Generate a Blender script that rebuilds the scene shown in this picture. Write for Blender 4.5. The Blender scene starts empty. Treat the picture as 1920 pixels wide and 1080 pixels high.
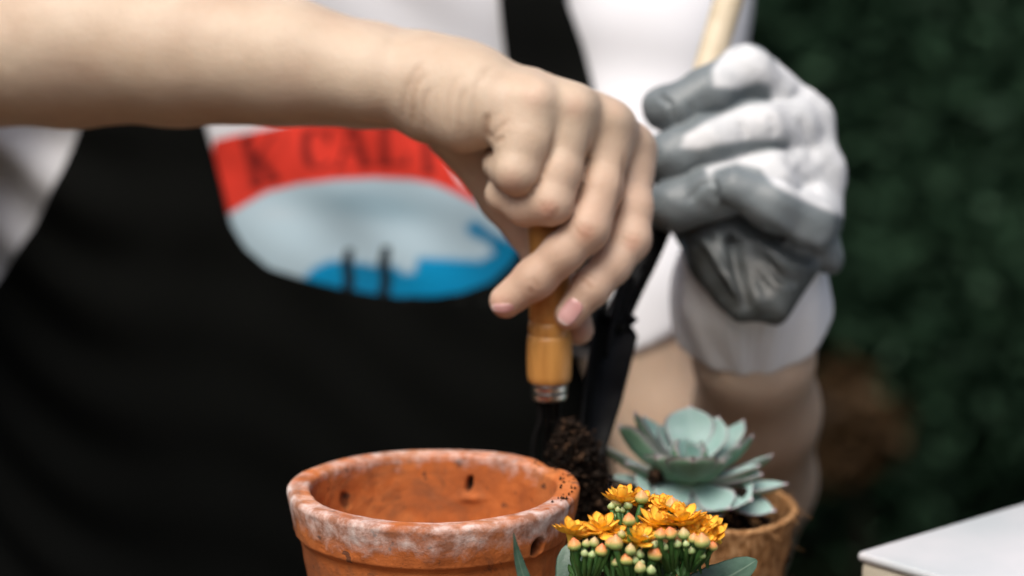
import bpy, math, random
import numpy as np
from mathutils import Vector, Matrix
random.seed(7); rng = np.random.RandomState(7)
sc = bpy.context.scene
col = sc.collection

# ------------------------------------------------------------------ camera
PITCH = math.radians(11.0)
CAM = np.array([0.0, -0.9, 0.348])
F = 4533.0                                   # focal length in pixels of the 1920 px wide photograph
FWD = np.array([0, math.cos(PITCH), -math.sin(PITCH)])
UP = np.array([0, math.sin(PITCH), math.cos(PITCH)])
RT = np.array([1.0, 0, 0])
cd = bpy.data.cameras.new('camera'); cam = bpy.data.objects.new('camera', cd); col.objects.link(cam)
cam.location = CAM; cam.rotation_euler = (math.radians(90) - PITCH, 0, 0)
cd.lens = 85; cd.sensor_width = 36 * 1.0; cd.clip_start = 0.05; cd.clip_end = 200
cd.lens = F / 1920 * 36
cd.dof.use_dof = True; cd.dof.focus_distance = 0.853; cd.dof.aperture_fstop = 5.0; cd.dof.aperture_blades = 0
sc.camera = cam

# ------------------------------------------------------------------ light
SUN_EL, SUN_AZ = math.radians(60), math.radians(203)
w = bpy.data.worlds.new('World'); sc.world = w; w.use_nodes = True
nt = w.node_tree; bg = nt.nodes['Background']
sky = nt.nodes.new('ShaderNodeTexSky'); sky.sky_type = 'NISHITA'; sky.sun_disc = False
sky.sun_elevation = SUN_EL; sky.sun_rotation = SUN_AZ; sky.dust_density = 6.0; sky.air_density = 1.0; sky.ozone_density = 0.6
nt.links.new(sky.outputs[0], bg.inputs[0]); bg.inputs[1].default_value = 0.135
sl = bpy.data.lights.new('sun', 'SUN'); sl.energy = 2.0; sl.angle = math.radians(38); sl.color = (1.0, 0.97, 0.93)
so = bpy.data.objects.new('sun', sl); col.objects.link(so)
sd = Vector((math.sin(SUN_AZ) * math.cos(SUN_EL), math.cos(SUN_AZ) * math.cos(SUN_EL), math.sin(SUN_EL)))
so.rotation_euler = sd.to_track_quat('Z', 'Y').to_euler(); so.location = (0, 0, 6)
sc.view_settings.view_transform = 'Standard'; sc.view_settings.look = 'None'
sc.view_settings.exposure = 0.14; sc.view_settings.gamma = 1; sc.view_settings.use_curve_mapping = False
sc.cycles.max_bounces = 8

# ------------------------------------------------------------------ helpers
def Wp(px, py, d):
    """world point seen at photo pixel px,py at depth d"""
    return CAM + d * (FWD + RT * (px - 960) / F + UP * (540 - py) / F)

def project(P):
    V = P - CAM; d = V @ FWD
    return 960 + (V @ RT) / d * F, 540 - (V @ UP) / d * F, d

def mat(name, color=(.5, .5, .5), rough=.6, spec=.5, metal=0, sss=0, sss_r=(.01, .004, .002), coat=0, sheen=0):
    m = bpy.data.materials.new(name); m.use_nodes = True
    b = m.node_tree.nodes['Principled BSDF']
    b.inputs['Base Color'].default_value = (*color, 1); b.inputs['Roughness'].default_value = rough
    b.inputs['Specular IOR Level'].default_value = spec; b.inputs['Metallic'].default_value = metal
    if sss:
        b.inputs['Subsurface Weight'].default_value = sss
        b.inputs['Subsurface Radius'].default_value = sss_r; b.inputs['Subsurface Scale'].default_value = 1.0
    b.inputs['Coat Weight'].default_value = coat; b.inputs['Sheen Weight'].default_value = sheen
    return m

class NT:
    def __init__(s, m): s.m = m; s.t = m.node_tree; s.b = s.t.nodes['Principled BSDF']
    def n(s, typ, **kw):
        x = s.t.nodes.new(typ)
        for k, v in kw.items():
            if k.startswith('i_'):
                x.inputs[int(k[2:])].default_value = v
            else: setattr(x, k, v)
        return x
    def l(s, a, b): s.t.links.new(a, b)
    def coord(s): return s.n('ShaderNodeTexCoord').outputs['Object']
    def noise(s, scale, detail=4, rough=.5, vec=None, dist=0):
        x = s.n('ShaderNodeTexNoise'); x.inputs['Scale'].default_value = scale; x.inputs['Detail'].default_value = detail
        x.inputs['Roughness'].default_value = rough; x.inputs['Distortion'].default_value = dist
        s.l(vec if vec is not None else s.coord(), x.inputs['Vector']); return x.outputs[0]
    def ramp(s, fac, stops):
        r = s.n('ShaderNodeValToRGB'); e = r.color_ramp.elements
        while len(e) < len(stops): e.new(0.5)
        for i, (p, c) in enumerate(stops): e[i].position = p; e[i].color = (*c, 1) if len(c) == 3 else c
        s.l(fac, r.inputs[0]); return r.outputs[0]
    def mix(s, fac, a, b, mode='MIX'):
        x = s.n('ShaderNodeMix', data_type='RGBA', blend_type=mode)
        for v, i in ((fac, 0), (a, 6), (b, 7)):
            if isinstance(v, (int, float)): x.inputs[i].default_value = v
            elif isinstance(v, tuple): x.inputs[i].default_value = (*v, 1)
            else: s.l(v, x.inputs[i])
        return x.outputs[2]
    def math(s, op, a, b=0.0):
        x = s.n('ShaderNodeMath', operation=op)
        for v, i in ((a, 0), (b, 1)):
            if isinstance(v, (int, float)): x.inputs[i].default_value = v
            else: s.l(v, x.inputs[i])
        return x.outputs[0]
    def attr(s, name): return s.n('ShaderNodeAttribute', attribute_name=name)
    def bump(s, h, strength=.3, dist=.001):
        b = s.n('ShaderNodeBump'); b.inputs['Strength'].default_value = strength; b.inputs['Distance'].default_value = dist
        s.l(h, b.inputs['Height']); s.l(b.outputs[0], s.b.inputs['Normal']); return b
    def color(s, c): s.l(c, s.b.inputs['Base Color'])

def mesh_np(name, V, Fc, smooth=True, attrs=None):
    me = bpy.data.meshes.new(name)
    V = np.asarray(V, np.float32); Fc = np.asarray(Fc, np.int32); k = Fc.shape[1]
    me.vertices.add(len(V)); me.vertices.foreach_set('co', V.ravel())
    me.loops.add(Fc.size); me.loops.foreach_set('vertex_index', Fc.ravel())
    me.polygons.add(len(Fc)); me.polygons.foreach_set('loop_start', np.arange(len(Fc), dtype=np.int32) * k)
    me.update(calc_edges=True)
    if smooth: me.polygons.foreach_set('use_smooth', np.ones(len(Fc), bool))
    for an, av in (attrs or {}).items():
        av = np.asarray(av, np.float32)
        if av.ndim == 1: me.attributes.new(an, 'FLOAT', 'POINT').data.foreach_set('value', av)
        else:
            c = np.ones((len(V), 4), np.float32); c[:, :3] = av
            me.attributes.new(an, 'FLOAT_COLOR', 'POINT').data.foreach_set('color', c.ravel())
    me.update(); return me

def obj(name, me, m=None, parent=None, loc=None):
    o = bpy.data.objects.new(name, me); col.objects.link(o)
    if m is not None and me is not None: me.materials.clear(); me.materials.append(m)
    if parent is not None: o.parent = parent
    if loc is not None: o.location = loc
    return o

def empty(name, loc=(0, 0, 0)):
    o = bpy.data.objects.new(name, None); col.objects.link(o); o.location = loc; o.empty_display_size = .02; return o

def tag(o, label=None, cat=None, group=None, kind=None):
    if label: o['label'] = label
    if cat: o['category'] = cat
    if group: o['group'] = group
    if kind: o['kind'] = kind
    return o

def grid_faces(nu, nv, wrap_u=False):
    """verts indexed [v*nu+u]"""
    u = np.arange(nu if wrap_u else nu - 1); v = np.arange(nv - 1); U, Vv = np.meshgrid(u, v)
    U = U.ravel(); Vv = Vv.ravel(); U2 = (U + 1) % nu
    return np.stack([Vv * nu + U, Vv * nu + U2, (Vv + 1) * nu + U2, (Vv + 1) * nu + U], 1)

def lathe(prof, seg=96):
    prof = np.array(prof, float); a = np.linspace(0, 2 * math.pi, seg, endpoint=False)
    V = np.stack([prof[:, None, 0] * np.cos(a), prof[:, None, 0] * np.sin(a), np.repeat(prof[:, None, 1], seg, 1)], -1).reshape(-1, 3)
    return V, grid_faces(seg, len(prof), True)

def tube(pts, rad, seg=10, cap=True):
    """tapered tube along world points"""
    P = np.array(pts, float); n = len(P); rad = np.full(n, rad) if np.isscalar(rad) else np.array(rad, float)
    T = np.gradient(P, axis=0); T /= np.linalg.norm(T, axis=1)[:, None]
    N = np.cross(T[0], [0.31, .2, .93]); N /= np.linalg.norm(N); V = []
    a = np.linspace(0, 2 * math.pi, seg, endpoint=False)
    for i in range(n):
        N = N - T[i] * (N @ T[i]); N /= np.linalg.norm(N); B = np.cross(T[i], N)
        V.append(P[i] + rad[i] * (np.cos(a)[:, None] * N + np.sin(a)[:, None] * B))
    V = np.concatenate(V); Fc = grid_faces(seg, n, True)
    if cap:
        V = np.concatenate([V, P[:1], P[-1:]]); c0, c1 = n * seg, n * seg + 1; j = np.arange(seg); j2 = (j + 1) % seg
        Fc = np.concatenate([Fc, np.stack([j2, j, np.full(seg, c0), np.full(seg, c0)], 1)[:, [0, 1, 2, 3]],
                             np.stack([(n - 1) * seg + j, (n - 1) * seg + j2, np.full(seg, c1), np.full(seg, c1)], 1)])
    return V, Fc

def bezier(P, n=16):
    """Catmull-Rom through points"""
    P = np.array(P, float); Q = np.concatenate([[2 * P[0] - P[1]], P, [2 * P[-1] - P[-2]]]); out = []
    m = len(P) - 1
    for t in np.linspace(0, m - 1e-6, n):
        i = int(t); f = t - i; p0, p1, p2, p3 = Q[i:i + 4]
        out.append(.5 * ((2 * p1) + (-p0 + p2) * f + (2 * p0 - 5 * p1 + 4 * p2 - p3) * f * f + (-p0 + 3 * p1 - 3 * p2 + p3) * f ** 3))
    return np.array(out)

def fix_tris(Fc):
    return Fc

def mesh_any(name, V, Fc, smooth=True, attrs=None):
    """quads that may be degenerate (triangle caps)"""
    me = bpy.data.meshes.new(name)
    faces = [tuple(f[:3]) if f[2] == f[3] else tuple(f) for f in np.asarray(Fc).tolist()]
    me.from_pydata([tuple(v) for v in np.asarray(V, float).tolist()], [], faces)
    if smooth: me.polygons.foreach_set('use_smooth', np.ones(len(faces), bool))
    for an, av in (attrs or {}).items():
        av = np.asarray(av, np.float32)
        if av.ndim == 1: me.attributes.new(an, 'FLOAT', 'POINT').data.foreach_set('value', av)
        else:
            c = np.ones((len(V), 4), np.float32); c[:, :3] = av
            me.attributes.new(an, 'FLOAT_COLOR', 'POINT').data.foreach_set('color', c.ravel())
    me.update(); return me

# ------------------------------------------------------------------ implicit surfaces
def cap(P, a, b, ra, rb):
    ab = b - a; L = max(ab @ ab, 1e-12); t = np.clip(((P - a) @ ab) / L, 0, 1)
    return np.linalg.norm(P - a - t[:, None] * ab, axis=1) - (ra + t * (rb - ra))

def smin(a, b, k):
    h = np.maximum(k - np.abs(a - b), 0) / k
    return np.minimum(a, b) - h * h * k * .25

def chain(P, nodes, k):
    """nodes: list of (point, radius); smooth union of the segments"""
    d = None
    for (a, ra), (b, rb) in zip(nodes[:-1], nodes[1:]):
        c = cap(P, a, b, ra, rb); d = c if d is None else smin(d, c, k)
    return d

def N_(d0, *L):
    """pixel-authored nodes: (px, py, depth offset in cm, radius in px)"""
    out = []
    for px, py, off, r in L:
        d = d0 + off / 100.0; out.append((Wp(px, py, d), r * d / F))
    return out

def mesh_sdf(f, lo, hi, h, margin=.012, newton=2):
    lo = np.array(lo, float); hi = np.array(hi, float); B = 8
    nb = np.ceil((hi - lo) / (h * B)).astype(int); n = nb * B
    bc = np.stack(np.meshgrid(*[np.arange(k) for k in nb], indexing='ij'), -1).reshape(-1, 3)
    cv = f(lo + (bc * B + (B - 1) / 2) * h)
    act = np.abs(cv) < B * h * .88 + margin
    vals = np.repeat(np.repeat(np.repeat(np.sign(cv).reshape(nb), B, 0), B, 1), B, 2).astype(np.float32)
    off = np.stack(np.meshgrid(*[np.arange(B)] * 3, indexing='ij'), -1).reshape(-1, 3)
    A = bc[act]
    for s in range(0, len(A), 400):
        q = (A[s:s + 400, None] * B + off[None]).reshape(-1, 3); vals[q[:, 0], q[:, 1], q[:, 2]] = f(lo + q * h)
    S = vals < 0
    cnt = np.zeros(tuple(n - 1), np.int8)
    for dx in (0, 1):
        for dy in (0, 1):
            for dz in (0, 1): cnt += S[dx:n[0] - 1 + dx, dy:n[1] - 1 + dy, dz:n[2] - 1 + dz]
    C = np.argwhere((cnt > 0) & (cnt < 8)); ids = np.full(tuple(n - 1), -1, np.int32); ids[C[:, 0], C[:, 1], C[:, 2]] = np.arange(len(C))
    acc = np.zeros((len(C), 3)); num = np.zeros(len(C))
    cor = [(a, b, c) for a in (0, 1) for b in (0, 1) for c in (0, 1)]
    for a in cor:
        for ax in range(3):
            if a[ax]: continue
            b = list(a); b[ax] = 1
            va = vals[C[:, 0] + a[0], C[:, 1] + a[1], C[:, 2] + a[2]]; vb = vals[C[:, 0] + b[0], C[:, 1] + b[1], C[:, 2] + b[2]]
            x = (va < 0) != (vb < 0); t = np.where(x, va / np.where(x, va - vb, 1), 0)
            p = np.tile(np.array(a, float), (len(C), 1)); p[:, ax] = t; acc += p * x[:, None]; num += x
    V = lo + (C + acc / num[:, None]) * h
    quads = []
    for ax in range(3):
        o1, o2 = [(1, 2), (2, 0), (0, 1)][ax]
        sl0 = [slice(0, n[i]) for i in range(3)]; sl1 = list(sl0); sl0[ax] = slice(0, n[ax] - 1); sl1[ax] = slice(1, n[ax])
        s0, s1 = S[tuple(sl0)], S[tuple(sl1)]; E = np.argwhere(s0 != s1)
        E = E[(E[:, o1] > 0) & (E[:, o2] > 0) & (E[:, o1] < n[o1] - 1) & (E[:, o2] < n[o2] - 1)]
        fl = s0[E[:, 0], E[:, 1], E[:, 2]]
        def cell(d1, d2):
            q = E.copy(); q[:, o1] += d1; q[:, o2] += d2; return ids[q[:, 0], q[:, 1], q[:, 2]]
        Q = np.stack([cell(-1, -1), cell(0, -1), cell(0, 0), cell(-1, 0)], 1); Q[~fl] = Q[~fl][:, ::-1]; quads.append(Q)
    Q = np.concatenate(quads); Q = Q[(Q >= 0).all(1)]
    for _ in range(newton):
        g = grad(f, V, h * .5); d = f(V); gl = np.maximum(np.linalg.norm(g, axis=1), .3)
        V = V - np.clip(d / gl, -h, h)[:, None] * g / gl[:, None]
    g = grad(f, V, h * .5); g /= np.maximum(np.linalg.norm(g, axis=1), 1e-6)[:, None]
    return V, Q, g

def grad(f, V, e):
    out = []
    for i in range(3):
        dv = np.zeros(3); dv[i] = e; out.append((f(V + dv) - f(V - dv)) / (2 * e))
    return np.stack(out, 1)

def trace(f, O, D, n=60, step=.8):
    P = O.copy()
    for _ in range(n): P = P + D * (f(P) * step)[:, None]
    return P

def trace_px(f, px, py, d0=.8, n=60, step=.8):
    px = np.atleast_1d(np.asarray(px, float)); py = np.atleast_1d(np.asarray(py, float))
    D = FWD[None] + RT[None] * ((px - 960) / F)[:, None] + UP[None] * ((540 - py) / F)[:, None]
    Dn = D / np.linalg.norm(D, axis=1)[:, None]
    return trace(f, CAM + D * d0, Dn, n, step), Dn

def seg_dist(x, y, pts):
    """distance in px to a polyline and position along it 0..1"""
    pts = np.array(pts, float); best = np.full(x.shape, 1e9); tt = np.zeros(x.shape); n = len(pts) - 1
    for i in range(n):
        a, b = pts[i], pts[i + 1]; ab = b - a; t = np.clip(((x - a[0]) * ab[0] + (y - a[1]) * ab[1]) / (ab @ ab), 0, 1)
        d = np.hypot(x - a[0] - t * ab[0], y - a[1] - t * ab[1]); m = d < best
        best = np.where(m, d, best); tt = np.where(m, (i + t) / n, tt)
    return best, tt

def in_poly(x, y, poly):
    c = np.zeros(x.shape, bool); n = len(poly)
    for i in range(n):
        (x1, y1), (x2, y2) = poly[i], poly[(i + 1) % n]
        if y1 == y2: continue
        c ^= ((y1 > y) != (y2 > y)) & (x < (x2 - x1) * (y - y1) / (y2 - y1) + x1)
    return c

def soft_poly(x, y, poly, wpx):
    """1 inside, 0 outside, soft over wpx"""
    d, _ = seg_dist(x, y, list(poly) + [poly[0]]); s = np.where(in_poly(x, y, poly), d, -d)
    return np.clip(s / wpx * .5 + .5, 0, 1)

def vnoise(P, scale, seed=0):
    """cheap smooth value noise, -1..1"""
    q = P * scale; i = np.floor(q).astype(np.int64); f = q - i; f = f * f * (3 - 2 * f); out = 0
    for dx in (0, 1):
        for dy in (0, 1):
            for dz in (0, 1):
                h = (i[:, 0] + dx) * 374761393 + (i[:, 1] + dy) * 668265263 + (i[:, 2] + dz) * 2147483647 + seed * 974634777
                h = (h ^ (h >> 13)) * 1274126177 & 0xffffffff; h = ((h ^ (h >> 16)) & 0xffff) / 32767.5 - 1
                wx = f[:, 0] if dx else 1 - f[:, 0]; wy = f[:, 1] if dy else 1 - f[:, 1]; wz = f[:, 2] if dz else 1 - f[:, 2]
                out = out + h * wx * wy * wz
    return out

# ================================================================== SETTING
FLOOR_Z = -.86
m_ground = mat('ground_earth', (.03, .032, .018), .95, 0)
n = NT(m_ground); n.color(n.ramp(n.noise(3, 8), [(.3, (.006, .008, .005)), (.7, (.016, .02, .010))])); n.bump(n.noise(40, 6), .6, .02)
g = 90
V = np.array([[-g, -g, FLOOR_Z], [g, -g, FLOOR_Z], [g, g, FLOOR_Z], [-g, g, FLOOR_Z]]); obj('ground', mesh_np('ground', V, [[0, 1, 2, 3]]), m_ground)['kind'] = 'structure'

def leaf_mat(name, c1, c2, rough=.6):
    m = mat(name, c1, rough, .15); n = NT(m); a = n.attr('tone')
    n.color(n.ramp(a.outputs['Fac'], [(0, c1), (1, c2)])); return m
m_leafA = leaf_mat('garden_leaf', (.020, .050, .027), (.036, .080, .043))
m_leafB = leaf_mat('garden_leaf_olive', (.018, .042, .018), (.050, .095, .040))
m_leafY = leaf_mat('garden_leaf_lime', (.20, .22, .05), (.34, .36, .10))
m_bark = mat('dark_bark', (.012, .011, .008), .95, .05); n = NT(m_bark); n.bump(n.noise(30, 6), .8, .02)

def leaves(name, centers, radii, count, size, m, parent, seed):
    r = np.random.RandomState(seed); ci = r.randint(0, len(centers), count); C = np.array(centers)[ci]; Rr = np.array(radii)[ci]
    d = r.normal(size=(count, 3)); d /= np.linalg.norm(d, axis=1)[:, None]; P = C + d * Rr * (r.rand(count, 1) ** .45)
    P = P[P[:, 2] > FLOOR_Z + .02]; k = len(P)
    a = r.normal(size=(k, 3)); a[:, 2] *= .6; a /= np.linalg.norm(a, axis=1)[:, None]; b = np.cross(a, r.normal(size=(k, 3))); b /= np.linalg.norm(b, axis=1)[:, None]
    nn = np.cross(a, b); s = size * (.6 + .8 * r.rand(k, 1))
    V = np.stack([P - a * s, P - b * s * .42 + nn * s * .1, P + a * s, P + b * s * .42 + nn * s * .1], 1).reshape(-1, 3)
    return obj(name, mesh_np(name, V, np.arange(4 * k).reshape(-1, 4), False, {'tone': np.repeat(r.rand(k), 4)}), m, parent)

def shrub(x, y, h, rx, m, label, seed, count=2600, size=.07, z0=FLOOR_Z, name='shrub', cat='shrub', nc=12):
    r = np.random.RandomState(seed); root = empty(name, (x, y, z0)); tag(root, label, cat, 'shrubs of the dark garden')
    cs = [(r.uniform(-.5, .5) * rx, r.uniform(-.4, .4) * rx, h * r.uniform(.15, .85)) for _ in range(nc)]
    rs = [(rx * r.uniform(.35, .6), rx * r.uniform(.35, .6), h * r.uniform(.14, .26)) for _ in range(nc)]
    leaves('crown', cs, rs, count, size, m, root, seed)
    V, Fc = tube(bezier([(0, 0, 0), (.03, .01, h * .4), (-.02, .02, h * .8)], 8), np.linspace(.035, .01, 8), 8)
    obj('trunk', mesh_any('trunk', V, Fc), m_bark, root)
    for c in cs[:5]:
        V, Fc = tube(bezier([(0, .0, h * .25), (c[0] * .5, c[1] * .5, c[2] * .7), c], 6), np.linspace(.018, .005, 6), 6)
        obj('branch', mesh_any('branch', V, Fc), m_bark, root)
    return root
shrub(.25, 2.9, 2.2, .8, m_leafA, 'tall dark green shrub directly behind the white shirt shoulder', 1, 60000, .019, nc=150)
shrub(.95, 3.1, 2.3, .75, m_leafA, 'tall dark green shrub behind the raised grey glove', 2, 60000, .019, nc=150)
shrub(1.60, 3.0, 2.3, .8, m_leafA, 'tall green shrub at the right edge of the photo', 3, 60000, .019, nc=150)
shrub(-.9, 3.1, 2.3, .9, m_leafA, 'tall dark shrub hidden behind the torso', 4, 3200)
shrub(-2.0, 2.8, 2.3, .9, m_leafB, 'tall olive shrub far behind the bare forearm', 5, 3200)
shrub(2.7, 3.3, 2.4, .9, m_leafB, 'tall olive shrub beyond the right edge of the garden', 6, 3200)
shrub(1.05, 4.3, 2.6, 1.2, m_leafB, 'rear olive shrub filling the gap above the bronze plant', 7, 6000, .10)
shrub(2.0, 4.2, 2.6, 1.2, m_leafB, 'rear olive shrub behind the white topped box', 8, 6000, .10)
shrub(-.4, 4.3, 2.6, 1.3, m_leafB, 'rear olive shrub behind the person', 9, 5000, .10)
shrub(-3.2, 3.6, 2.6, 1.2, m_leafA, 'rear green shrub farthest left in the garden', 10, 4000, .10)
shrub(.62, 1.75, .34, .30, m_leafB, 'low dark bush in front of the bronze leaved plant', 11, 1500, .045)
shrub(1.0, 1.9, .40, .3, m_leafA, 'low dark bush behind the white topped box', 12, 1500, .045)
shrub(.92, 2.25, .36, .08, m_leafY, 'lime coloured sprig at the right edge above the box', 13, 40, .03, z0=-.62)

for i, (sx, sy, wd_) in enumerate([(-3.4, -4.2, 'far left behind'), (-1.2, -5.0, 'left behind'), (1.2, -5.0, 'right behind'), (3.4, -4.2, 'far right behind'), (-4.6, -1.6, 'left beside'), (-4.4, 1.0, 'left of'), (4.6, -1.6, 'right beside'), (4.4, 1.0, 'right of')]):  # unseen shrubs added around the camera to block low sky and darken undersides
    shrub(sx, sy, 3.4, 1.7, m_leafA, 'tall unseen shrub added to block low sky light %s the photographer' % wd_, 30 + i, 2600, .16)
# ------------------------------------------------------------------ bronze leaved plant, far behind
m_leafO = leaf_mat('bronze_leaf', (.038, .022, .010), (.062, .034, .013))
bp = Wp(1602, 790, 3.0); bz = empty('bronze_plant', (bp[0], bp[1], FLOOR_Z)); tag(bz, 'blurred ochre bronze leaved plant in the dark garden beyond the forearm', 'plant')
hh = bp[2] - FLOOR_Z
leaves('crown', [(0, 0, hh), (-.02, .02, hh + .03), (.012, 0, hh - .035), (-.03, 0, hh - .05), (0, 0, hh)], [(.04, .04, .045), (.03, .03, .03), (.035, .035, .04), (.03, .03, .04), (.07, .06, .085)], 800, .018, m_leafO, bz, 77)
V, Fc = tube(bezier([(0, 0, 0), (.02, 0, hh * .5), (0, 0, hh)], 8), np.linspace(.012, .005, 8), 8); obj('stem', mesh_any('stem', V, Fc), m_bark, bz)

# ------------------------------------------------------------------ table
m_wood = mat('table_wood', (.13, .075, .04), .55); n = NT(m_wood); n.color(n.ramp(n.noise(14, 8, .6, dist=2), [(.3, (.07, .04, .022)), (.7, (.17, .1, .055))]))
tb = empty('table', (0.05, -.155, FLOOR_Z)); tag(tb, 'dark wooden garden table carrying the pots and box', 'table')
def boxm(name, c, s, m, parent=None, rz=0, bev=.002):
    import bmesh
    bm = bmesh.new(); bmesh.ops.create_cube(bm, size=1); bmesh.ops.scale(bm, vec=s, verts=bm.verts)
    if bev: bmesh.ops.bevel(bm, geom=bm.edges[:] , offset=bev, segments=3, affect='EDGES', profile=.5)
    me = bpy.data.meshes.new(name); bm.to_mesh(me); bm.free(); o = obj(name, me, m, parent, c); o.rotation_euler.z = rz
    for p in me.polygons: p.use_smooth = True
    return o
for k in range(6): boxm('plank', (0, -.255 + k * .102, .845), (1.1, .1, .03), m_wood, tb)
for sx in (-1, 1):
    for sy in (-1, 1): boxm('leg', (sx * .48, sy * .24, .415), (.05, .05, .83), m_wood, tb)
for sy in (-1, 1): boxm('apron_rail', (0, sy * .24, .79), (.9, .022, .07), m_wood, tb)

# white topped box (lower right)
m_white = mat('white_paint', (.78, .79, .80), .35); n = NT(m_white); n.color(n.ramp(n.noise(18, 5), [(.35, (.53, .57, .59)), (.65, (.66, .66, .68))]))
m_cream = mat('cream_board', (.62, .56, .45), .6); n = NT(m_cream); n.color(n.ramp(n.noise(30, 5), [(.3, (.46, .42, .32)), (.7, (.58, .53, .42))]))
c0 = Wp(1606, 1034, .95); ang = math.radians(41); L1, L2, H = .26, .17, c0[2]
e1 = np.array([math.cos(ang), math.sin(ang), 0]); e2 = np.array([math.sin(ang), -math.cos(ang), 0])
cc = c0 + e1 * L1 / 2 + e2 * L2 / 2
bx = empty('box', (cc[0], cc[1], 0)); bx.rotation_euler.z = ang; tag(bx, 'white topped box with cream sides at the lower right corner', 'box')
boxm('box_body', (0, 0, (H - .004) / 2), (L1 - .002, L2 - .002, H - .004), m_cream, bx, 0, .0025)
boxm('lid', (0, 0, H - .002), (L1, L2, .004), m_white, bx, 0, .0018)

# ================================================================== TERRACOTTA POT
m_terra = mat('terracotta', (.5, .17, .06), .85, .25)
n = NT(m_terra); co = n.coord()
base = n.ramp(n.noise(28, 6, .6, co), [(.30, (.30, .085, .028)), (.48, (.55, .155, .038)), (.72, (.66, .24, .075))])
lime = n.attr('lime').outputs['Fac']; nz = n.noise(75, 9, .72, co, .4)
lm = n.math('SUBTRACT', n.math('ADD', lime, nz), .78); lm = n.math('MULTIPLY', lm, 3.6)
lmr = n.ramp(lm, [(0, (0, 0, 0)), (1, (.66, .66, .66))])
white = n.ramp(n.noise(160, 5, .6, co), [(.38, (.28, .17, .13)), (.52, (.66, .54, .50)), (.64, (.88, .86, .84))])
base = n.mix(n.ramp(n.noise(34, 7, .7, co, 1.0), [(.50, (0, 0, 0)), (.66, (.7, .7, .7))]), base, (.24, .095, .045))
base = n.mix(n.ramp(n.noise(190, 3, .5, co), [(.66, (0, 0, 0)), (.70, (.8, .8, .8))]), base, (.09, .045, .03))
wear = n.ramp(n.noise(55, 8, .75, co, 1.2), [(.545, (0, 0, 0)), (.66, (.85, .85, .85))])
c = n.mix(lmr, base, white)
c = n.mix(n.math('MULTIPLY', wear, n.attr('wear').outputs['Fac']), c, (.07, .04, .03))
c = n.mix(n.attr('dirt').outputs['Fac'], c, (.03, .018, .012))
n.color(c); n.bump(n.math('ADD', n.noise(260, 8, .7, co), n.math('MULTIPLY', lm, .35)), .55, .0012)
PC = Wp(811, 909, .9); PH = PC[2]; RO = .0545
prof = []
def add(r0, z0, r1, z1, k):
    for t in np.linspace(0, 1, k, endpoint=False): prof.append((r0 + (r1 - r0) * t, z0 + (z1 - z0) * t))
add(0, 0, .034, 0, 6); add(.036, 0, .0500, PH - .0185, 60); add(.0500, PH - .0185, .0506, PH - .0176, 3)
add(.0509, PH - .0172, .0521, PH - .0160, 3); add(.0521, PH - .0160, RO, PH - .0022, 20)
for a in np.linspace(0, math.pi / 2, 5): prof.append((RO - .0022 + .0022 * math.cos(a), PH - .0022 + .0022 * math.sin(a)))
add(RO - .003, PH + .0001, RO - .0062, PH - .0001, 3)
for a in np.linspace(math.pi / 2, math.pi, 5): prof.append((RO - .0067 + .0018 * math.cos(a), PH - .002 + .0018 * math.sin(a)))
add(RO - .0086, PH - .003, .041, .02, 90); add(.041, .02, 0, .012, 8); prof.append((0, .012))
V, Fc = lathe(prof, 420); ang_ = np.arctan2(V[:, 1], V[:, 0]); rr = np.hypot(V[:, 0], V[:, 1])
ip = np.repeat(np.arange(len(prof)), 420); NP = len(prof)
outer = (np.arange(NP) < 96)[ip]; inner = ~outer & (V[:, 2] < PH - .003)
W0 = V + np.array([PC[0], PC[1], 0]); qx, qy, qd = project(W0)
dirt = np.zeros(len(V)); radial = np.stack([np.cos(ang_), np.sin(ang_), 0 * ang_], 1)
front = V[:, 1] < 0
def pit(mask, cx, cy, ax, ay, tilt, depth, sgn, dark=1.0):
    global V, dirt
    c_, s_ = math.cos(tilt), math.sin(tilt); u = (qx - cx) * c_ + (qy - cy) * s_; v = -(qx - cx) * s_ + (qy - cy) * c_
    d = np.sqrt((u / ax) ** 2 + (v / ay) ** 2); f = np.clip((1.15 - d) / .3, 0, 1) * mask; V -= sgn * radial * (depth * f)[:, None]; dirt = np.maximum(dirt, f * dark)
    return d
pit(outer & front, 1008, 1025, 9, 17, .45, .005, 1)
pit(inner & ~front, 880, 908, 6, 15, .25, .004, -1)
pit(inner & ~front, 648, 938, 9, 16, -.3, .001, -1, .6)
pit(front & outer, 683, 972, 4, 7, .3, .0015, 1, .8)
f = np.exp(-(((qx - 884) / 22) ** 2 + ((qy - 934) / 7) ** 2)) * (inner & ~front); V -= radial * (.0014 * f)[:, None]
# chip and uneven hand-thrown rim
d = np.hypot(qx - 1032, (qy - 872) * .7); f = np.clip(1 - d / 30, 0, 1) * (~front) * (V[:, 2] > PH - .012); V[:, 2] -= f * .0017
V += radial * (.0004 * np.sin(ang_ * 3 + 1) + .00025 * np.sin(ang_ * 7))[:, None]; V[:, 2] += .0004 * np.sin(ang_ * 2 + .5) * (V[:, 2] > .05)
V += (vnoise(V, 260, 3) * .00025)[:, None] * radial
z = V[:, 2]; lime_ = np.where(outer, np.clip((z - (PH - .020)) / .014, 0, 1) ** 1.1 * .52, .42)
lime_ = np.where(inner, np.clip((z - (PH - .014)) / .013, 0, 1) * .40 + .06 * (V[:, 0] > .02), lime_)
side = np.clip(1 - 2.0 * np.clip((V[:, 0] - .035) / .02, 0, 1) * (V[:, 1] > -.02), 0, 1)
lime_ *= .55 + .45 * side
wear_ = np.where(outer, .25 + .75 * np.exp(-((z - (PH - .0185)) / .004) ** 2), .5)
pot = empty('terracotta_pot', (PC[0], PC[1], 0)); tag(pot, 'empty weathered terracotta pot with pale lime crust on its rim', 'plant pot')
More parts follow.
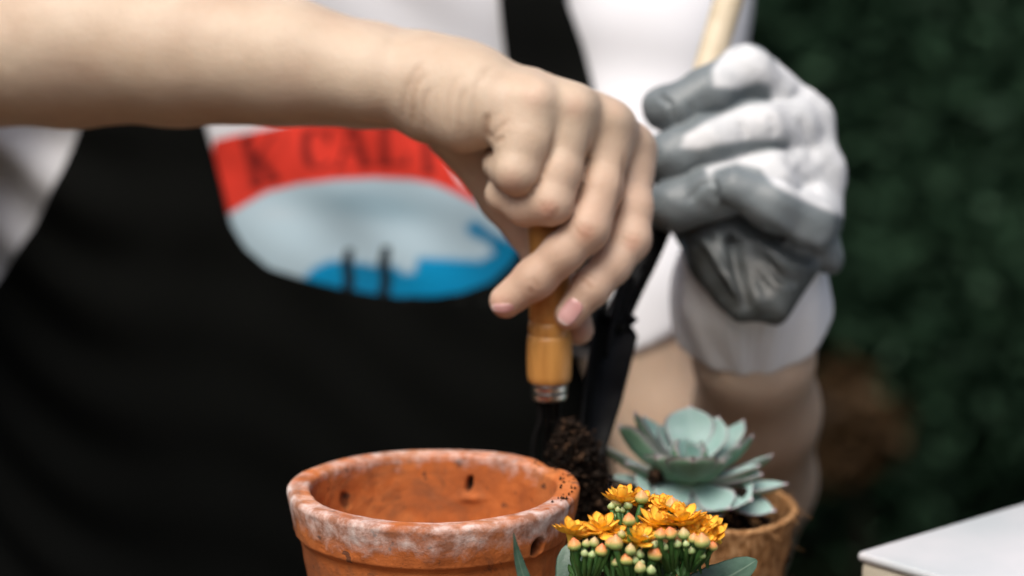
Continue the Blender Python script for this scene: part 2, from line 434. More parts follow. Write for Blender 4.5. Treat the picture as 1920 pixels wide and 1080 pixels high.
obj('pot_wall', mesh_np('pot_wall', V, Fc, True, {'lime': lime_, 'dirt': dirt, 'wear': wear_}), m_terra, pot)

# ================================================================== SKIN
m_skin = mat('skin', (.6, .4, .3), .52, .38, sss=.14, sss_r=(.004, .002, .0012))
n = NT(m_skin); co = n.coord()
t = n.attr('blush').outputs['Fac']
b0 = n.ramp(n.noise(45, 6, .6, co), [(.3, (.55, .415, .30)), (.7, (.64, .51, .385))])
b1 = n.mix(n.math('MULTIPLY', t, .8), b0, (.60, .26, .18)); b1 = n.mix(n.attr('crease').outputs['Fac'], b1, (.40, .22, .13)); n.color(b1)
vo = n.n('ShaderNodeTexVoronoi'); vo.inputs['Scale'].default_value = 800; n.l(co, vo.inputs['Vector'])
n.bump(n.math('ADD', n.math('MULTIPLY', vo.outputs[0], .3), n.noise(300, 6, .65, co)), .26, .0008)
m_nail = mat('fingernail', (.66, .36, .33), .22, .5, sss=.1, sss_r=(.003, .001, .001), coat=.4)
n = NT(m_nail); n.color(n.ramp(n.attr('tip').outputs['Fac'], [(0, (.64, .33, .31)), (.75, (.70, .42, .40)), (.9, (.80, .66, .60))]))

HD = .955                     # depth of the tool handle
arm_nodes = [N_(HD, (-380, 90, 8, 150), (-120, 78, 6, 160), (120, 86, 4.5, 146), (330, 96, 3.4, 134), (540, 118, 2.2, 114), (700, 142, 1.2, 92), (775, 152, .6, 82), (850, 150, .0, 74)),
             N_(HD, (-380, 85, 5, 140), (-120, 72, 4, 148), (120, 80, 2.6, 138), (330, 92, 1.4, 126), (540, 116, .2, 106), (700, 145, -.7, 84), (775, 156, -1.0, 76), (850, 160, -1.4, 70))]
upper = N_(HD, (-380, 110, 6, 165), (-420, 20, 16, 180), (-250, -260, 30, 185))
wristk = [N_(HD, (800, 150, 1.6, 62), (880, 158, 1.8, 56), (1000, 202, 1.6, 46), (1110, 246, 1.2, 41), (1176, 284, .8, 38)),
          N_(HD, (800, 142, .4, 70), (900, 160, .2, 60), (1010, 190, -.2, 50), (1090, 216, -.6, 44), (1138, 240, -.9, 41)),
          N_(HD, (800, 148, -.8, 70), (900, 160, -1.2, 60), (990, 184, -1.6, 52), (1066, 214, -2.2, 43)),
          N_(HD, (800, 162, -1.2, 68), (900, 176, -2.2, 62), (992, 202, -3.0, 44)),
          N_(HD, (816, 203, -1.2, 64), (872, 217, -2.0, 62), (925, 217, -2.6, 50)),       # hypothenar
          N_(HD, (996, 196, -2.6, 42), (1040, 203, -2.3, 40), (1078, 213, -1.9, 39), (1112, 226, -1.3, 38), (1146, 244, -.6, 37), (1184, 284, .9, 37)),
          N_(HD, (830, 205, 1.2, 66), (880, 245, 1.8, 56))]                               # thenar root
fing = {
 'pinky': (N_(HD, (990, 210, -2.8, 54), (985, 264, -3.2, 55), (968, 322, -3.5, 44)), N_(HD, (968, 322, -3.5, 44), (948, 320, -3.0, 30), (932, 310, -2.1, 24), (926, 298, -1.4, 22))),
 'ring': (N_(HD, (1066, 216, -2.2, 48), (1060, 264, -2.6, 46), (1048, 320, -2.9, 44), (1030, 376, -3.1, 43)), N_(HD, (1032, 380, -3.1, 42), (985, 384, -2.6, 38), (945, 364, -2.0, 32), (940, 345, -1.0, 27))),
 'middle': (N_(HD, (1132, 242, -.9, 45), (1134, 290, -1.4, 44), (1124, 350, -1.9, 43), (1101, 428, -2.5, 42)), N_(HD, (1102, 428, -2.5, 41), (1056, 474, -2.5, 38), (1005, 522, -2.2, 37), (948, 566, -1.9, 30))),
 'index': (N_(HD, (1174, 286, .8, 41), (1180, 330, .2, 43), (1182, 390, -.5, 41), (1180, 448, -1.0, 40)), N_(HD, (1180, 450, -1.0, 40), (1148, 496, -1.4, 36), (1108, 540, -1.6, 35), (1068, 590, -1.6, 29))),
 'thumb': (N_(HD, (872, 250, 1.8, 60), (945, 372, 2.2, 46)), N_(HD, (945, 372, 2.2, 46), (985, 430, 2.1, 37), (1022, 485, 1.9, 38), (1066, 565, 1.1, 37), (1083, 617, .5, 31)))}
knob = N_(HD, (1004, 188, -3.5, 27), (1078, 202, -2.9, 26), (1146, 230, -1.6, 26), (1188, 272, .2, 26))
def hand(P):
    d = None
    for c_ in arm_nodes:
        e = chain(P, c_, .005); d = e if d is None else smin(d, e, .010)
    for c_ in wristk: d = smin(d, chain(P, c_, .004), .008)
    for p_, r_ in knob: d = smin(d, np.linalg.norm(P - p_, axis=1) - r_, .007)
    out = None
    for k_, (prox, dist) in fing.items():
        a = smin(d, chain(P, prox, .003), .008 if k_ != 'thumb' else .010)
        b = chain(P, dist, .003); a = smin(a, b, .003)
        out = a if out is None else smin(out, a, .0012)
    return out
def hand_px_bounds():
    pts = [q for c_ in arm_nodes + wristk for q in c_] + [q for v in fing.values() for p in v for q in p]
    lo = np.min([p - r for p, r in pts], 0) - .012; hi = np.max([p + r for p, r in pts], 0) + .012; return lo, hi
lo, hi = hand_px_bounds()
lo[0] = -.30
HV, HF, HN = mesh_sdf(hand, lo, hi, .00115, .0015)
x, y, dd = project(HV); facing = np.clip(-(HN @ FWD) * 4 + .3, 0, 1)
crease = np.zeros(len(HV))
def groove(pts, wpx, depth, tint=.5, fade=True):
    """real skin crease: sinks the surface along a line"""
    global HV, crease
    d, tt = seg_dist(x, y, pts); f = np.exp(-(d / wpx) ** 2) * facing * (dd < HD + .02)
    if fade: f = f * np.clip(np.minimum(tt, 1 - tt) * 5, 0, 1)
    ridge = np.exp(-((d - wpx * 2) / wpx) ** 2) * facing * .35 * (np.clip(np.minimum(tt, 1 - tt) * 5, 0, 1) if fade else 1)
    HV = HV - HN * (depth * f - depth * ridge * .35)[:, None]; crease = np.maximum(crease, f * tint)
mm = .001
# wrist folds (ulnar side of the bent wrist): long soft arcs
for k_, (bx_, dp, ti) in enumerate([(757, .55, .16), (773, .75, .30), (797, .40, .16), (818, .30, .06), (840, .45, .14), (864, .45, .14), (888, .30, .08)]):
    wv = 3 * math.sin(k_ * 2.3)
    groove([(bx_ + 4, 236 + k_ * 6), (bx_ + wv, 215 + k_ * 3), (bx_ + 2, 185), (bx_ + 10 - wv, 160), (bx_ + 26, 132), (bx_ + 46, 108 + k_ * 2)][:6 - (k_ % 3)], 6.5, dp * mm, ti)
for pts, w_, dp, ti in [([(918, 266), (912, 245), (913, 226), (918, 212)], 6, .9, .45), ([(918, 262), (934, 244), (956, 222)], 5, .45, .2), ([(926, 268), (946, 256)], 5, .6, .3),
                        ([(940, 110), (1000, 128), (1050, 148)], 9, .35, .05), ([(900, 130), (960, 150), (1030, 160)], 10, .3, .03)]:
    groove(pts, w_, dp * mm, ti)
# knuckle and joint creases
for pts, w_, dp, ti in [([(1075, 418), (1090, 440), (1112, 448)], 4, .3, .3), ([(1160, 440), (1178, 452), (1200, 455)], 4, .3, .3), ([(1085, 520), (1100, 528), (1112, 545)], 4, .5, .5),
                        ([(1000, 520), (1010, 540)], 4, .4, .3), ([(1045, 388), (1040, 405), (1022, 415)], 4, .3, .3), ([(1092, 512), (1106, 516), (1120, 528)], 3, .3, .3),
                        ([(993, 540), (1000, 552)], 4, .35, .4), ([(1082, 412), (1096, 428), (1118, 434)], 3, .25, .2), ([(1078, 430), (1094, 450), (1112, 458)], 3, .22, .2), ([(1164, 430), (1182, 440), (1204, 440)], 3, .22, .2), ([(1162, 452), (1180, 465), (1198, 468)], 3, .22, .2), ([(1010, 372), (1024, 396), (1040, 404)], 3, .2, .15),
                        ([(1040, 236), (1032, 290), (1012, 340), (990, 366)], 4, .5, .35), ([(1110, 240), (1100, 310), (1086, 370), (1066, 400)], 4, .45, .35), ([(1172, 280), (1166, 350), (1150, 420)], 4, .4, .3)]:
    groove(pts, w_, dp * mm, ti)
# soft unevenness of the forearm and tendons
HV = HV + HN * (vnoise(HV, 45, 5) * .0006 + vnoise(HV, 130, 6) * .00012)[:, None]
blush = .30 * np.clip((y - 250 + (x - 1000) * .25) / 160, 0, 1) * np.clip((x - 880) / 60, 0, 1) + .10 * np.clip(vnoise(HV, 60, 12), 0, 1)
for (px, py, rp, s_) in [(1028, 395, 26, .75), (1098, 438, 27, .65), (1187, 455, 27, .6), (1000, 545, 30, .4), (1100, 530, 25, .4), (940, 575, 32, .7), (1062, 600, 30, .6), (1082, 620, 40, .75),
                         (958, 345, 30, .4), (1002, 180, 30, .28), (1078, 200, 25, .28), (1100, 560, 20, .3), (1155, 200, 25, .2), (1195, 250, 25, .25)]:
    blush = np.maximum(blush, s_ * np.exp(-(((x - px) ** 2 + (y - py) ** 2) / rp ** 2)))
m_shirt = mat('white_jersey', (.74, .75, .78), .85, .2, sheen=.2)
n = NT(m_shirt); n.bump(n.noise(900, 3), .15, .0008)

person = empty('person', (-.075, .46, FLOOR_Z)); tag(person, 'person in white printed shirt and black apron potting with one bare hand', 'person')
PW = np.array([-.075, .46, FLOOR_Z])

# ---------------- left arm (in the glove), neck, head and legs, coarser
TX, TY = -.075, .46
larm = [(np.array([.085, .455, .34]), .045)] + N_(1.22, (1225, 300, 3, 112), (1198, 640, 1, 108), (1260, 900, 1, 100), (1340, 1120, 1, 105)) 
lfore = N_(1.10, (1340, 1120, 13, 104), (1414, 900, 6, 110), (1418, 770, 1, 113), (1413, 660, -3.5, 107), (1408, 560, -5, 70), (1420, 490, -5, 52))
lpalm = N_(1.04, (1420, 490, .6, 52), (1440, 400, .9, 58), (1440, 300, .9, 56))
ELB = (arm_nodes[0][0][0] + arm_nodes[1][0][0]) / 2
def body(P):
    d = chain(P, larm, .008); d = smin(d, chain(P, lfore, .010), .012); d = smin(d, chain(P, lpalm, .02), .02)
    A = lambda *v: np.array(v)
    rr_ = lambda a, b, ra, rb: cap(P, A(*a), A(*b), ra, rb)
    d = smin(d, rr_((-.19, .47, .34), (.04, .47, .34), .06, .06), .04)                # shoulders
    e = rr_((TX, .47, .22), (TX, .48, -.25), .095, .10); e = smin(e, rr_((TX - .07, .47, .22), (TX - .06, .48, -.25), .08, .09), .05); e = smin(e, rr_((TX + .07, .47, .22), (TX + .06, .48, -.25), .08, .09), .05)
    d = smin(d, e, .05)
    d = smin(d, rr_((TX, .475, .36), (TX, .44, .47), .055, .05), .03)
    d = smin(d, rr_((TX, .43, .55), (TX, .42, .60), .075, .085), .03)
    d = smin(d, rr_((TX, .345, .545), (TX, .352, .575), .012, .010), .012)
    d = smin(d, rr_((TX, .38, .49), (TX, .39, .50), .035, .035), .03)
    d = smin(d, rr_((-.26, .47, .30), (-.32, .36, .24), .045, .045), .04)
    d = smin(d, rr_((-.19, .47, .34), (-.26, .47, .30), .055, .045), .04); d = smin(d, cap(P, A(-.32, .36, .24), ELB, .042, .034), .03)
    for s in (-1, 1):
        d = smin(d, rr_((TX + s * .08, .49, -.25), (TX + s * .09, .50, -.52), .085, .055), .04)
        d = smin(d, rr_((TX + s * .09, .50, -.52), (TX + s * .09, .53, -.80), .055, .035), .02)
        d = smin(d, rr_((TX + s * .09, .53, -.825), (TX + s * .10, .40, -.835), .034, .022), .02)
    return d
BV, BF, BN = mesh_sdf(body, (-.42, .02, -.90), (.26, .66, .74), .0042, .006)
nH = len(HV); AV = np.concatenate([HV, BV]); AF = np.concatenate([HF, BF + nH])
z0 = np.zeros(len(BV))
obj('body', mesh_np('body', AV - PW, AF, True, {'blush': np.concatenate([blush, z0 + .12]), 'crease': np.concatenate([crease, z0])}), m_skin, person)
# hair
m_hair = mat('dark_hair', (.02, .014, .01), .45)
def hairf(P):
    d = cap(P, np.array([TX, .455, .58]), np.array([TX, .45, .62]), .092, .09); d = smin(d, cap(P, np.array([TX, .52, .60]), np.array([TX, .53, .45]), .07, .05), .03)
    return np.maximum(d, -(P[:, 1] - (.36 + (P[:, 2] - .5) * -.1)) * .9 - (P[:, 2] - .62) * .8)
V, Fc, _ = mesh_sdf(hairf, (-.22, .3, .36), (.07, .64, .76), .006, .02); obj('hair', mesh_np('hair', V - PW, Fc), m_hair, person)

# ---------------- fingernails of the bare hand
def nail(cx, cy, ax, ay, tilt, lift=.0006):
    nu, nv = 15, 19; u, v = np.meshgrid(np.linspace(-1, 1, nu), np.linspace(-1, 1, nv)); u = u.ravel(); v = v.ravel()
    wdt = np.sqrt(np.clip(1 - np.abs(v) ** 3.2, 0, 1)) * .999 + .001
    uu = u * wdt * ax; vv = v * ay; c_, s_ = math.cos(tilt), math.sin(tilt)
    C0, D = trace_px(hand, [cx], [cy], .88, 60); nr = grad(hand, C0, .0006)[0]; nr /= np.linalg.norm(nr); K_ = HD / F
    a_ = RT * c_ - UP * s_; b_ = -RT * s_ - UP * c_; a_ = a_ - nr * (a_ @ nr); b_ = b_ - nr * (b_ @ nr)
    a_ /= max(np.linalg.norm(a_), .55); b_ /= max(np.linalg.norm(b_), .55)
    P = C0 + (uu * K_)[:, None] * a_ + (vv * K_)[:, None] * b_
    for _ in range(5):
        g_ = grad(hand, P, .0006); g_ /= np.maximum(np.linalg.norm(g_, axis=1), .3)[:, None]; P = P - g_ * hand(P)[:, None]
    g_ = grad(hand, P, .0006); g_ /= np.linalg.norm(g_, axis=1)[:, None]
    e = np.maximum(np.abs(u), np.abs(v)); P = P + g_ * (lift * np.clip((1 - e) * 6, 0, 1) - .0003 + .0007 * np.clip(v, 0, 1) ** 4)[:, None]
    me = mesh_np('fingernail', P - PW, grid_faces(nu, nv)[:, ::-1], True, {'tip': (v + 1) / 2})
    obj('fingernail', me, m_nail, person)
nail(1066, 588, 23, 31, .62)
nail(941, 579, 11, 27, 1.42)

# ================================================================== SHIRT
def folds(P):
    x_, z_ = P[:, 0] - TX, P[:, 2]
    a = np.sin(x_ * 95 + 3.0 * np.sin(z_ * 17 + 1) + z_ * 12) * np.clip((z_ + .1) * 3, .2, 1)
    b = np.sin((x_ * .5 + z_) * 120 + 2 * np.sin(x_ * 30))
    sidew = np.clip((np.abs(x_) - .11) / .05, 0, 1)
    return .0011 * a * (1 - sidew) + .0017 * b * sidew * (x_ < 0) + .0006 * b
slv = [(np.array([.085, .45, .36]), .062)] + N_(1.22, (1262, 60, 4, 112), (1238, 300, 3, 116), (1205, 560, 1.5, 118), (1196, 720, 1, 118))
rslv = [(np.array([-.21, .46, .35]), .065), (np.array([-.29, .42, .27]), .066), (np.array([-.345, .30, .215]), .062)]
hemA = Wp(1180, 672, 1.19); hemB = Wp(1290, 630, 1.19)
hn = np.cross(hemB - hemA, [0.0, 1, .15]); hn /= np.linalg.norm(hn); hn = hn if hn[2] < 0 else -hn
def shirt(P, open_=True):
    q = np.stack([(P[:, 0] - TX) / np.where(P[:, 0] < TX, .245, .192), (P[:, 1] - TY) / .128], 1)
    r = (np.abs(q[:, 0]) ** 2.4 + np.abs(q[:, 1]) ** 2.4 + 1e-12) ** (1 / 2.4)
    d = (r - 1) * .128 * .8
    top = P[:, 2] - (.40 - .9 * np.clip(np.abs(P[:, 0] - TX) - .06, 0, 1) ** 1.0 * .5)
    d = smin(d, d, .001); d = -smin(-d, -top * .9, .08); d = -smin(-d, (P[:, 2] + .28), .01)
    s = chain(P, slv, .03); s = np.maximum(s, (P - hemA) @ hn)
    d = smin(d, s, .035); d = smin(d, chain(P, rslv, .03), .04)
    return d + folds(P)
SV, SF, SN = mesh_sdf(shirt, (-.44, .2, -.30), (.25, .64, .44), .0030, .006)
# open the sleeve end: drop faces of the hem cap and give the cloth thickness
fc = SV[SF].mean(1); fn = SN[SF].mean(1)
capf = (np.abs((fc - hemA) @ hn) < .0035) & ((fn @ hn) > .6) & (fc[:, 0] > .0) & (fc[:, 2] > 0)
SF2 = SF[~capf]
sh = obj('shirt', mesh_np('shirt', SV - PW, SF2), m_shirt, person)
md = sh.modifiers.new('thickness', 'SOLIDIFY'); md.thickness = .0018; md.offset = -1

def shirt_px(px, py): return trace_px(shirt, px, py, 1.15, 30, .95)[0]
def shirt_xz(X, Z):
    O = np.stack([X, np.full_like(X, .2), Z], 1); D = np.zeros_like(O); D[:, 1] = 1; return trace(shirt, O, D, 26, .95)

# ---------------- print on the shirt front
nu, nv = 260, 170
gx, gy = np.meshgrid(np.linspace(385, 1010, nu), np.linspace(205, 600, nv)); gx = gx.ravel(); gy = gy.ravel()
P = shirt_px(gx, gy); P[:, 1] -= .0006
red = np.array([.70, .045, .026]); dark = np.array([.10, .008, .008]); pale = np.array([.46, .61, .69]); grey = np.array([.27, .40, .47]); blue = np.array([.0, .24, .48]); ink = np.array([.006, .012, .02])
def lerp(a, b, f): return a + (b - a) * f[:, None]
C = np.tile(red, (len(gx), 1)) * (1 + .15 * vnoise(np.stack([gx, gy, 0 * gx], 1), .03, 2))[:, None]
# letters of the banner: strokes in pixels
def stroke(pts, wd):
    global C
    d, _ = seg_dist(gx, gy, pts); C = lerp(C, dark, np.clip((wd - d) / 5 + .5, 0, 1) * .72)
stroke([(462, 262), (482, 345)], 9); stroke([(512, 252), (478, 300)], 4); stroke([(482, 296), (516, 336)], 8); stroke([(470, 348), (496, 342)], 3.5); stroke([(452, 264), (474, 258)], 3.5); stroke([(503, 340), (524, 334)], 3.5)   # K
arc = [(616, 262), (602, 246), (586, 244), (574, 262), (574, 290), (586, 312), (602, 316), (618, 306)]; stroke(arc, 4); stroke([(574, 250), (572, 278), (580, 306)], 8.5); stroke([(616, 246), (618, 266)], 3)   # C
stroke([(662, 236), (684, 308)], 8.5); stroke([(658, 238), (636, 312)], 3.5); stroke([(646, 286), (674, 286)], 3.5); stroke([(630, 313), (648, 312)], 3.5); stroke([(672, 310), (696, 309)], 3.5)   # A
stroke([(720, 236), (722, 306)], 8.5); stroke([(708, 236), (732, 236)], 3.5); stroke([(712, 308), (762, 306)], 4); stroke([(762, 306), (764, 290)], 3.5)   # L
stroke([(796, 246), (804, 322)], 8); stroke([(785, 248), (806, 244)], 3.5); stroke([(794, 324), (814, 320)], 3.5)                        # I
oval = [(424, 404), (500, 360), (560, 345), (625, 337), (700, 333), (775, 337), (815, 345), (850, 360), (900, 385), (960, 430), (1010, 480), (1010, 620), (380, 620), (410, 440)]
so_ = soft_poly(gx, gy, oval, 3); L_ = np.tile(pale, (len(gx), 1))
gb = np.exp(-(((gx - 700) / 120) ** 2 + ((gy - 385 - (gx - 700) * .1) / 30) ** 2)); L_ = lerp(L_, grey, np.clip(gb * 1.1, 0, .9))
gb = np.exp(-(((gx - 520) / 40) ** 2 + ((gy - 400) / 12) ** 2)); L_ = lerp(L_, np.array([.5, .6, .66]), gb * .5)
sea = [(570, 520), (590, 500), (620, 487), (680, 492), (720, 500), (742, 498), (758, 512), (776, 510), (785, 482), (830, 484), (900, 488), (925, 475), (915, 455), (880, 440), (873, 425), (890, 412), (930, 440), (1010, 470), (1010, 620), (560, 620)]
L_ = lerp(L_, blue * (1 + .25 * np.sin(gx / 40)[:, None]), soft_poly(gx, gy, sea, 6))
for px, h0 in ((653, 458), (722, 452)):
    L_ = lerp(L_, ink, np.clip((np.minimum(9 + (gy - h0) * .10, 13) - np.abs(gx - px - 2 * np.sin(gy / 9))) / 4, 0, 1) * (gy > h0 + 8))
C = lerp(C, L_, so_)
rm = [(400, 262), (440, 252), (500, 240), (560, 226), (640, 214), (720, 218), (790, 240), (830, 285), (862, 340), (1010, 440), (1010, 620), (380, 620), (395, 330)]
inside = in_poly(gx, gy, rm) & (np.abs(shirt(P)) < .0025)
Fq = grid_faces(nu, nv)[:, ::-1]; Fq = Fq[inside[Fq].all(1)]
m_print = mat('shirt_print', (.5, .5, .5), .8, .2); n = NT(m_print); n.color(n.attr('ink').outputs['Color']); n.bump(n.noise(900, 3), .15, .0008)
po = obj('shirt_print', mesh_np('shirt_print', P - PW, Fq, True, {'ink': C}), m_print, sh); po.matrix_parent_inverse = Matrix()

# ---------------- apron with a scooped neckline
m_apron = mat('black_canvas', (.0045, .005, .0045), .9, .06, sheen=.0)
n = NT(m_apron); n.bump(n.noise(700, 3), .3, .001)
def px_line(pts):
    a = np.array(pts, float); Q = shirt_px(a[:, 0], a[:, 1]); o = np.argsort(Q[:, 2]); return Q[o, 2], Q[o, 0]
outL = px_line([(235, 0), (205, 100), (152, 240), (118, 320), (62, 430), (2, 520)])
inL = px_line([(352, 0), (362, 100), (386, 237), (404, 300), (424, 380), (436, 425), (462, 465), (505, 500), (570, 520), (640, 538), (700, 549), (755, 556)])
outR = px_line([(1062, 0), (1090, 80), (1110, 155), (1128, 300), (1140, 450), (1146, 620), (1150, 900)])
inR = px_line([(936, 0), (942, 60), (950, 120), (970, 250), (984, 380), (980, 440), (960, 490), (920, 526), (870, 545), (820, 554), (757, 556)])
ztop = shirt_px([700], [-260])[0, 2]; zscoop = inL[0][0]
def interp(line, z, lo_val=None): return np.interp(z, line[0], line[1])
rows = np.concatenate([np.linspace(ztop, zscoop + .03, 50, endpoint=False), zscoop + .03 * np.linspace(1, 0, 60) ** 2 , np.linspace(zscoop - .004, -.45, 90)])
Vs, Fs = [], []; nu = 44; base_i = 0; xm = inL[1][0]
for side_ in (0, 1):
    s = np.linspace(0, 1, nu); G = []
    for z_ in rows:
        if side_ == 0:
            a_ = interp(outL, z_); 
            if z_ < outL[0][0]: a_ = max(a_ - (outL[0][0] - z_) * .75, TX - .225)
            b_ = interp(inL, z_) if z_ > zscoop else xm
        else:
            a_ = interp(inR, z_) if z_ > zscoop else xm; b_ = interp(outR, z_)
        G.append(np.stack([a_ + (b_ - a_) * s, np.full(nu, z_)], 1))
    G = np.concatenate(G); Q = shirt_xz(G[:, 0], np.clip(G[:, 1], -.26, 9))
    Q[:, 2] = G[:, 1]; Q[:, 1] -= .0035 + .0012 * np.sin(G[:, 0] * 60 + 2 * np.sin(G[:, 1] * 14)) + np.clip(-G[:, 1] - .1, 0, 1) * .05
    Vs.append(Q); Fs.append(grid_faces(nu, len(rows)) + base_i); base_i += len(Q)
ap = obj('apron', mesh_np('apron', np.concatenate(Vs) - PW, np.concatenate(Fs)), m_apron, person)
md = ap.modifiers.new('weld', 'WELD'); md.merge_threshold = .0004
md = ap.modifiers.new('thickness', 'SOLIDIFY'); md.thickness = .0014; md.offset = 0
# trousers below the shirt
m_tr = mat('dark_trousers', (.02, .022, .03), .8)
def trou(P):
    A = lambda *v: np.array(v); d = None
    for s in (-1, 1):
        for a, b, ra, rb in (((TX + s * .07, .49, -.22), (TX + s * .09, .50, -.52), .105, .075), ((TX + s * .09, .50, -.52), (TX + s * .09, .53, -.79), .075, .06)):
            e = cap(P, A(*a), A(*b), ra, rb); d = e if d is None else smin(d, e, .02)
    return d
V, Fc, _ = mesh_sdf(trou, (-.3, .34, -.87), (.15, .66, -.08), .007, .03); obj('trousers', mesh_np('trousers', V - PW, Fc), m_tr, person)

# ================================================================== GLOVE
GD = 1.03
gf = {
 'index': N_(GD, (1440, 175, .8, 46), (1398, 136, .0, 50), (1330, 172, -1.2, 46), (1275, 200, -1.4, 42), (1246, 203, -.8, 38), (1240, 210, .4, 34)),
 'middle': N_(GD, (1480, 240, .5, 52), (1420, 240, -1.2, 50), (1330, 268, -2.1, 48), (1262, 292, -2.0, 46), (1240, 300, -.6, 40), (1290, 300, 1.2, 32)),
 'ring': N_(GD, (1508, 318, 1.2, 50), (1440, 334, -1.8, 50), (1340, 360, -2.7, 48), (1266, 385, -2.3, 46), (1248, 388, -.8, 40), (1300, 390, 1.0, 32)),
 'pinky': N_(GD, (1520, 400, -.6, 52), (1516, 418, -2.6, 48), (1445, 384, -3.8, 44), (1378, 352, -3.9, 37)),
 'thumb': N_(GD, (1400, 450, 1.6, 60), (1340, 330, 2.4, 48), (1290, 230, 2.2, 42), (1244, 206, 1.4, 38))}
gp_ = [N_(GD, (1425, 150, 2.2, 46), (1500, 232, 2.2, 56), (1520, 330, 1.6, 58), (1516, 430, 1.0, 57)),
       N_(GD, (1420, 300, 1.4, 90), (1430, 430, .9, 95), (1422, 515, -1.1, 62)),
       N_(GD, (1330, 400, .8, 86), (1364, 480, -.8, 76), (1416, 568, -2.5, 36)),
       N_(GD, (1480, 400, .8, 78), (1470, 490, -1.0, 64), (1432, 566, -2.5, 36)),
       N_(GD, (1530, 440, -.4, 38), (1545, 480, -.2, 26))]
cuff_ax = N_(GD, (1404, 462, .5, 120), (1404, 525, 1.8, 144), (1408, 590, 3.4, 152))
def glove(P):
    d = None
    for c_ in gp_: e = chain(P, c_, .006); d = e if d is None else smin(d, e, .009)
    d = d + .0022 * np.sin(P[:, 0] * 250 + 60 * P[:, 2] + 2.0 * np.sin(P[:, 2] * 70)) * (P[:, 2] < Wp(0, 430, GD)[2])
    out = None
    for k_, c_ in gf.items():
        a = smin(d, chain(P, c_[:2], .005), .010); a = smin(a, chain(P, c_[1:], .005), .005)
        out = a if out is None else smin(out, a, .0012)
    return out + .00015 * np.sin(P[:, 0] * 420 + 3 * np.sin(P[:, 2] * 230)) + .00020 * np.sin(P[:, 2] * 350 + P[:, 0] * 200)
gl = [q for c_ in gp_ + list(gf.values()) for q in c_]; lo = np.min([p - r for p, r in gl], 0) - .01; hi = np.max([p + r for p, r in gl], 0) + .01
GV, GF, GN = mesh_sdf(glove, lo, hi, .0012, .003)
gx_, gy_, gd_ = project(GV); fac = -(GN @ FWD)
for pts, w_, dp in [([(1296, 440), (1340, 520), (1392, 590)], 12, .0030), ([(1368, 425), (1380, 500), (1408, 596)], 12, .0036), ([(1430, 430), (1492, 474), (1548, 484)], 13, .0036), ([(1420, 470), (1465, 520), (1500, 530)], 10, .002),
                    ([(1320, 430), (1352, 480), (1366, 520)], 8, .0016), ([(1248, 440), (1290, 500)], 10, .002), ([(1232, 178), (1258, 196), (1262, 232)], 5, .0012), ([(1330, 330), (1345, 352), (1342, 380)], 5, .001),
                    ([(1290, 380), (1312, 350), (1330, 338)], 6, .001), ([(1384, 228), (1396, 250), (1394, 262)], 7, .0010), ([(1440, 215), (1452, 240), (1450, 258)], 8, .0010), ([(1500, 215), (1512, 260), (1530, 300)], 9, .0010), ([(1470, 290), (1500, 330), (1548, 372)], 9, .0012), ([(1290, 190), (1300, 212), (1296, 232)], 6, .0008)]:
    d_, tt_ = seg_dist(gx_, gy_, pts); f_ = np.exp(-(d_ / w_) ** 2) * np.clip(fac * 3 + .2, 0, 1) * np.clip(np.minimum(tt_, 1 - tt_) * 5, 0, 1); r_ = np.exp(-((d_ - w_ * 1.9) / w_) ** 2) * np.clip(fac * 3 + .2, 0, 1) * np.clip(np.minimum(tt_, 1 - tt_) * 5, 0, 1)
    GV = GV - GN * (dp * f_ - dp * .3 * r_)[:, None]
palm_shade = np.clip((gy_ - 400 - (gx_ - 1240) * .22) / 60, 0, 1) * (fac > -.3)  # shade under the curled fingers, painted into the palm coating colour
W1 = [(1338, 162), (1336, 130), (1362, 92), (1400, 80), (1448, 105), (1452, 162), (1420, 152), (1385, 166)]
W2 = [(1276, 276), (1284, 254), (1330, 225), (1400, 196), (1446, 190), (1444, 110), (1600, 180), (1610, 420), (1566, 400), (1530, 386), (1490, 368), (1450, 346), (1425, 316), (1380, 306), (1340, 318), (1330, 330), (1322, 316), (1390, 290), (1478, 278), (1480, 260), (1400, 262), (1340, 272), (1310, 280)]
wf = np.maximum(soft_poly(gx_, gy_, W1, 5), soft_poly(gx_, gy_, W2, 5)); wb = np.clip((-(fac) - .05) * 8, 0, 1) * (gy_ < 560)
whitem = np.where(fac > 0, wf, np.maximum(wb, wf))
m_glove = mat('coated_glove', (.2, .2, .2), .6, .4)
n = NT(m_glove); grey_c = n.ramp(n.noise(60, 6), [(.3, (.14, .165, .175)), (.7, (.20, .23, .24))]); knit = n.ramp(n.noise(90, 7, .65), [(.3, (.55, .57, .58)), (.7, (.72, .73, .74))])
grey_c = n.mix(n.math('MULTIPLY', n.attr('palm_shade').outputs['Fac'], n.ramp(n.noise(70, 6, .6), [(.3, (.55, .55, .55)), (.65, (.95, .95, .95))])), grey_c, (.035, .037, .034)); wfac = n.attr('knit').outputs['Fac']; n.color(n.mix(wfac, grey_c, knit)); n.bump(n.noise(420, 5), .3, .001)
n.l(n.math('ADD', .42, n.math('MULTIPLY', wfac, .4)), n.b.inputs['Roughness'])
glo = obj('glove', mesh_np('glove', GV - PW, GF, True, {'knit': whitem, 'palm_shade': palm_shade}), m_glove, person); glo['label'] = 'white knit work glove with grey rubber coated palm'
